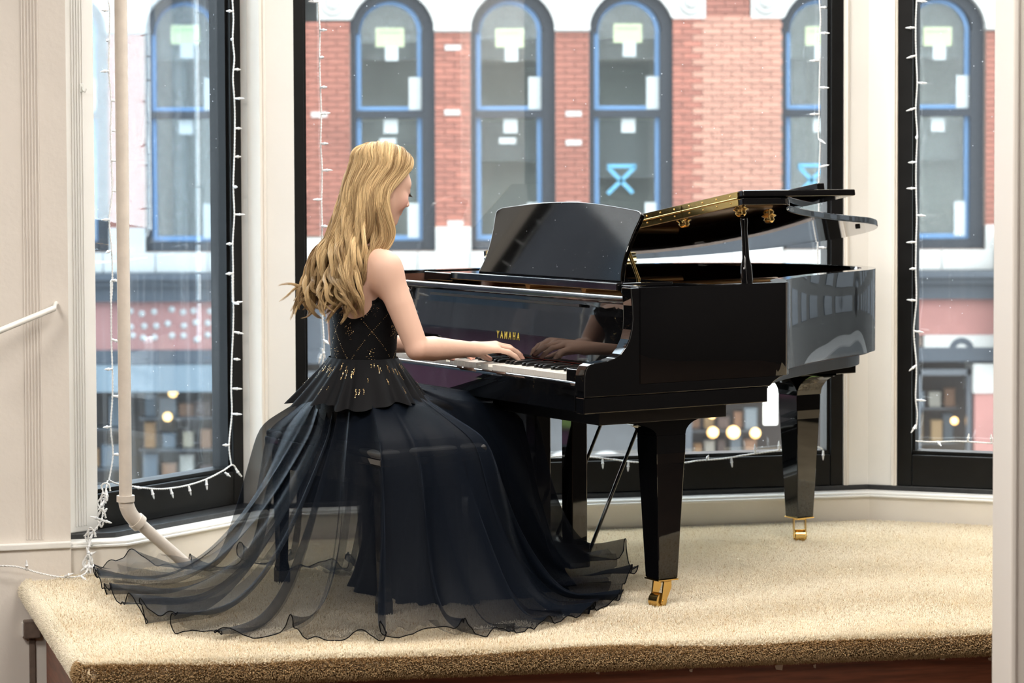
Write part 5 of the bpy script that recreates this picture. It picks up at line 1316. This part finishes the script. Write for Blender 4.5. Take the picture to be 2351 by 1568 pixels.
rr = random.Random(21)
GN_ = ['amber', 'cream', 'brown', 'slate blue', 'ivory', 'rust', 'dark brown', 'steel blue']
ORD_ = ['first', 'second', 'third', 'fourth', 'fifth', 'sixth', 'seventh', 'eighth']
def goods(cols, rows, x0, x1, y0, y1, where):
    # shop boxes standing on shelves, each in its own slot
    cw, rh = (x1 - x0) / cols, (y1 - y0) / rows; shelf = ['bottom'] if rows == 1 else ['top', 'bottom'] if rows == 2 else ['top', 'middle', 'bottom']
    for r in range(rows):
        part('shop_shelf', M_shop, bld, (x0, x1, y0 + (r + 1) * rh - 3, y0 + (r + 1) * rh, 0.40, 0.85))
        for c in range(cols):
            w = rr.uniform(0.55, 0.92) * cw; h = rr.uniform(0.45, 0.92) * (rh - 6); x = x0 + c * cw + rr.uniform(0.02, 0.98 - w / cw) * cw; y = y0 + (r + 1) * rh - 3.2 - h; d = rr.uniform(0.45, 0.65)
            ci = rr.randrange(8); mb = MB(); B_(mb, x, x + w, y, y + h, d, d + 0.12); B_(mb, x - 1.0, x + w + 1.0, y, y + 6, d - 0.006, d + 0.126)
            o = mb.build('shop_box', GM[ci], loc=(0, BD, STREET), bevel=0.01)
            tag(o, 'blurred %s box, %s from left, %s shop shelf, %s' % (GN_[ci], ORD_[c], shelf[r], where), 'box', 'goods in the shop windows across the street')
goods(6, 3, 300, 556, 896, 1120, 'behind the left window'); goods(5, 2, 1592, 1752, 935, 1075, 'seen under the piano'); goods(3, 2, 2120, 2220, 872, 1035, 'seen in the right window'); goods(2, 2, 150, 256, 900, 1090, 'left of the pipe')
part('lit_panel', M_cool, bld, (1762, 1792, 890, 985, 0.30, 0.34))
part('lit_panel', mat('amber_lamp', (1, .7, .3), 0.5, emit=(1, .66, .25), emit_s=1.2), bld, (1872, 1888, 905, 950, 0.30, 0.34))
for px, py, r, w_ in [(1642, 1003, 13, 'leftmost of three under the piano'), (1690, 1003, 15, 'middle of three under the piano'), (1741, 1005, 12, 'rightmost of three under the piano'), (1640, 962, 9, 'small upper one under the piano'), (2205, 978, 9, 'seen in the right window'), (385, 906, 11, 'upper one behind the left window'), (372, 962, 11, 'lower one behind the left window')]:
    o = MB().lathe([(r * BS * math.sin(a) + 1e-4, -r * BS * math.cos(a)) for a in np.linspace(0, math.pi, 9)], 14, Matrix.Translation((bx_(px), 0.28, bz_(py) - ZR))).build('globe_lamp', M_warm, loc=(0, BD, STREET))
    tag(o, 'glowing warm globe lamp in the shop across the street, ' + w_, 'lamp', 'globe lamps in the shops across the street')
# awning with white letters
aw = MB().prism([(-0.75, bz_(1118) - ZR), (-0.75, bz_(1075) - ZR), (-0.05, bz_(945) - ZR), (-0.05, bz_(1118) - ZR)], 'x', bx_(1120), bx_(1556)).build('awning', mat('grey_awning', (0.0315, 0.0336, 0.0367), 0.8, noise=0.2, nscale=5), bld)
M_let = mat('white_letter', (0.357, 0.3654, 0.3696), 0.5)
def ring2(cx, cy, ro, ri):
    mb = MB(); A = np.linspace(0, 2 * math.pi, 28)
    P = [[(cx + r * math.cos(a), cy + r * math.sin(a)) for r in (ri, ro)] for a in A]
    for p, q in zip(P[:-1], P[1:]): mb.prism([p[0], p[1], q[1], q[0]], 'y', -0.93, -0.85)
    return mb
for px in (1290, 1385, 1475): ring2(bx_(px), bz_(1062) - ZR, 46 * BS, 24 * BS).build('letter', M_let, aw)
MB().box(bx_(1190), bx_(1206), -0.93, -0.85, bz_(1108) - ZR, bz_(990) - ZR).build('letter', M_let, aw)
part('letter_board', M_corn, aw, (1150, 1540, 1040, 1112, -0.86, -0.78))
part('shop_ledge', M_stone, bld, (1060, 1185, 905, 958, -0.5, 0.1))
# unseen blocks added for the lacquer to reflect: grey right, maroon and green left
M_off = mat('unseen_block_stone', (0.035, 0.0343, 0.0329), 0.8, noise=0.1, nscale=1)
wg = thing('unseen_grey_block', 'unseen grey block added right of the street for the lacquer to reflect', 'building', (26.0, 24.0, STREET))  # added out of view so the bentside reflects a dark street front
MB().box(-17.5, 14, 1.0, 8, 0, 17).build('wall', M_off, wg)
for i in range(9):
    for j in range(4): MB().box(-16.6 + i * 3.3, -14.6 + i * 3.3, 0.9, 1.05, 3.2 + j * 3.4, 5.4 + j * 3.4).build('window', M_shop, wg)
nb = thing('unseen_maroon_block', 'unseen maroon block added left of the street for the lacquer to reflect', 'building', (-17.0, 19.0, STREET))  # added out of view for the fallboard and desk reflections
MB().box(-6, 0, -9, 4.5, 0, 21).build('wall', mat('brown_grey_wall', (0.098, 0.0805, 0.0805), 0.8, noise=0.25, nscale=0.5), nb)
for i in range(5):
    for j in range(5): MB().box(-0.05, 0.08, -8.2 + i * 2.5, -7.0 + i * 2.5, 5.6 + j * 3.0, 7.6 + j * 3.0).build('window', mat('sky_blue_glass', (0.05, 0.07, 0.09), 0.1), nb)
MB().box(0, 0.25, -8, 4.5, 2.2, 4.0).build('fascia', mat('maroon_paint', (0.17, 0.05, 0.09), 0.6), nb)
MB().box(0, 0.5, -8, 4.5, 4.0, 4.5).build('cornice', M_corn, nb)
MB().box(0.25, 0.35, -5.4, -3.2, 2.4, 3.7).build('sign', mat('green_reflect_panel', (0.315, 0.385, 0.084), 0.6), nb)  # panel added for the green reflected in the fallboard
# ------------------------------------------------------------------ carpet pile on the stage
M_pile = bpy.data.materials.new('cream_carpet_pile'); M_pile.use_nodes = True; nt = M_pile.node_tree
b = nt.nodes['Principled BSDF']; b.inputs['Roughness'].default_value = 0.9; b.inputs['Specular IOR Level'].default_value = 0.1
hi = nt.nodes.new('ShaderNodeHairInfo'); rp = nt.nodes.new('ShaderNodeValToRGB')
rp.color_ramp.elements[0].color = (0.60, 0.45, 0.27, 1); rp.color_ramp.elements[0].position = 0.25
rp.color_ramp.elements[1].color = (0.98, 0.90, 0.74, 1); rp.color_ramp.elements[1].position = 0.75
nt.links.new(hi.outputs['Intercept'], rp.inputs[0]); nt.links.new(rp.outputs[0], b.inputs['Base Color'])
from mathutils.geometry import tessellate_polygon
def in_poly(P, poly):
    x, y = P[:, 0], P[:, 1]; r = np.zeros(len(P), bool); n = len(poly)
    for i in range(n):
        x0, y0 = poly[i]; x1, y1 = poly[(i + 1) % n]
        c = ((y0 > y) != (y1 > y)); r ^= c & (x < (x1 - x0) * (y - y0) / ((y1 - y0) if y1 != y0 else 1e-9) + x0)
    return r
ng = np.random.default_rng(3)
N0 = 600000
P = np.stack([ng.uniform(-1.62, 2.05, N0), ng.uniform(6.30, 9.1, N0)], 1); P = P[in_poly(P, [tuple(map(float, q)) for q in top])]
dcam = P[:, 1]
base = np.concatenate([P, np.zeros((len(P), 1))], 1); nrm = np.tile([0, 0, 1.0], (len(P), 1))
# strands around the nosing
ns = 90000; nb_ = np.array([q[:2] for q in nose3]); cum = np.concatenate([[0], np.cumsum(np.linalg.norm(np.diff(nb_, axis=0), axis=1))])
lim = min(cum[-1], np.linalg.norm(slb - sf0) + 3.0)
s = ng.uniform(0, lim, ns); q = np.stack([np.interp(s, cum, nb_[:, k]) for k in range(2)], 1); q2 = np.stack([np.interp(s + 0.004, cum, nb_[:, k]) for k in range(2)], 1)
tg_ = q2 - q; tg_ /= (np.linalg.norm(tg_, axis=1, keepdims=True) + 1e-9); outw = np.stack([tg_[:, 1], -tg_[:, 0]], 1)
a = ng.uniform(-1.25, 1.5, ns); n3 = np.concatenate([outw * np.cos(a)[:, None], np.sin(a)[:, None]], 1)
b3 = np.concatenate([q, np.full((ns, 1), -0.0325)], 1) + n3 * 0.0320
base = np.concatenate([base, b3]); nrm = np.concatenate([nrm, n3]); n = len(base)
ln = ng.uniform(0.007, 0.012, (n, 1))
lean = np.stack([np.sin(base[:, 0] * 9 + 2 * np.sin(base[:, 1] * 5)), np.cos(base[:, 1] * 11 + 2 * np.sin(base[:, 0] * 4)), np.zeros(n)], 1) * 0.22 + ng.normal(0, 0.36, (n, 3))
d0 = nrm + 0.25 * lean; d0 /= np.linalg.norm(d0, axis=1, keepdims=True); d1_ = nrm + 0.9 * lean; d1_ /= np.linalg.norm(d1_, axis=1, keepdims=True)
S = np.stack([base, base + d0 * ln * 0.55, base + d0 * ln * 0.55 + d1_ * ln * 0.55], 1)
M_edge = M_pile.copy(); M_edge.name = 'worn_shaded_carpet_pile'  # front pile browner: wear and bared roots, plus its shade painted into the colour
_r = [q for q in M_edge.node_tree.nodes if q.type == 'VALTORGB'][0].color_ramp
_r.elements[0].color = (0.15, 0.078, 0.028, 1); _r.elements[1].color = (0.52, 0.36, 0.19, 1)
n_top = len(P); a_all = np.concatenate([np.full(n_top, 9.0), a]); worn_shaded = a_all < 0.75 + 0.25 * np.sin(base[:, 0] * 7) * np.sin(base[:, 0] * 2.3 + 1)
worn_shaded &= (base[:, 1] - sf0[1]) < (base[:, 0] - sf0[0]) * (dsf[1] / dsf[0]) + 0.08
po = hair_obj('carpet_pile', S[~worn_shaded], np.array([0.0012, 0.0011, 0.0005]), M_pile)
pe_ = hair_obj('worn_shaded_edge', S[worn_shaded], np.array([0.0014, 0.0013, 0.0006]), M_edge, po); pe_['kind'] = 'stuff'
tag(po, 'cream shaggy carpet covering the stage and its rounded edge', 'carpet', kind='stuff')
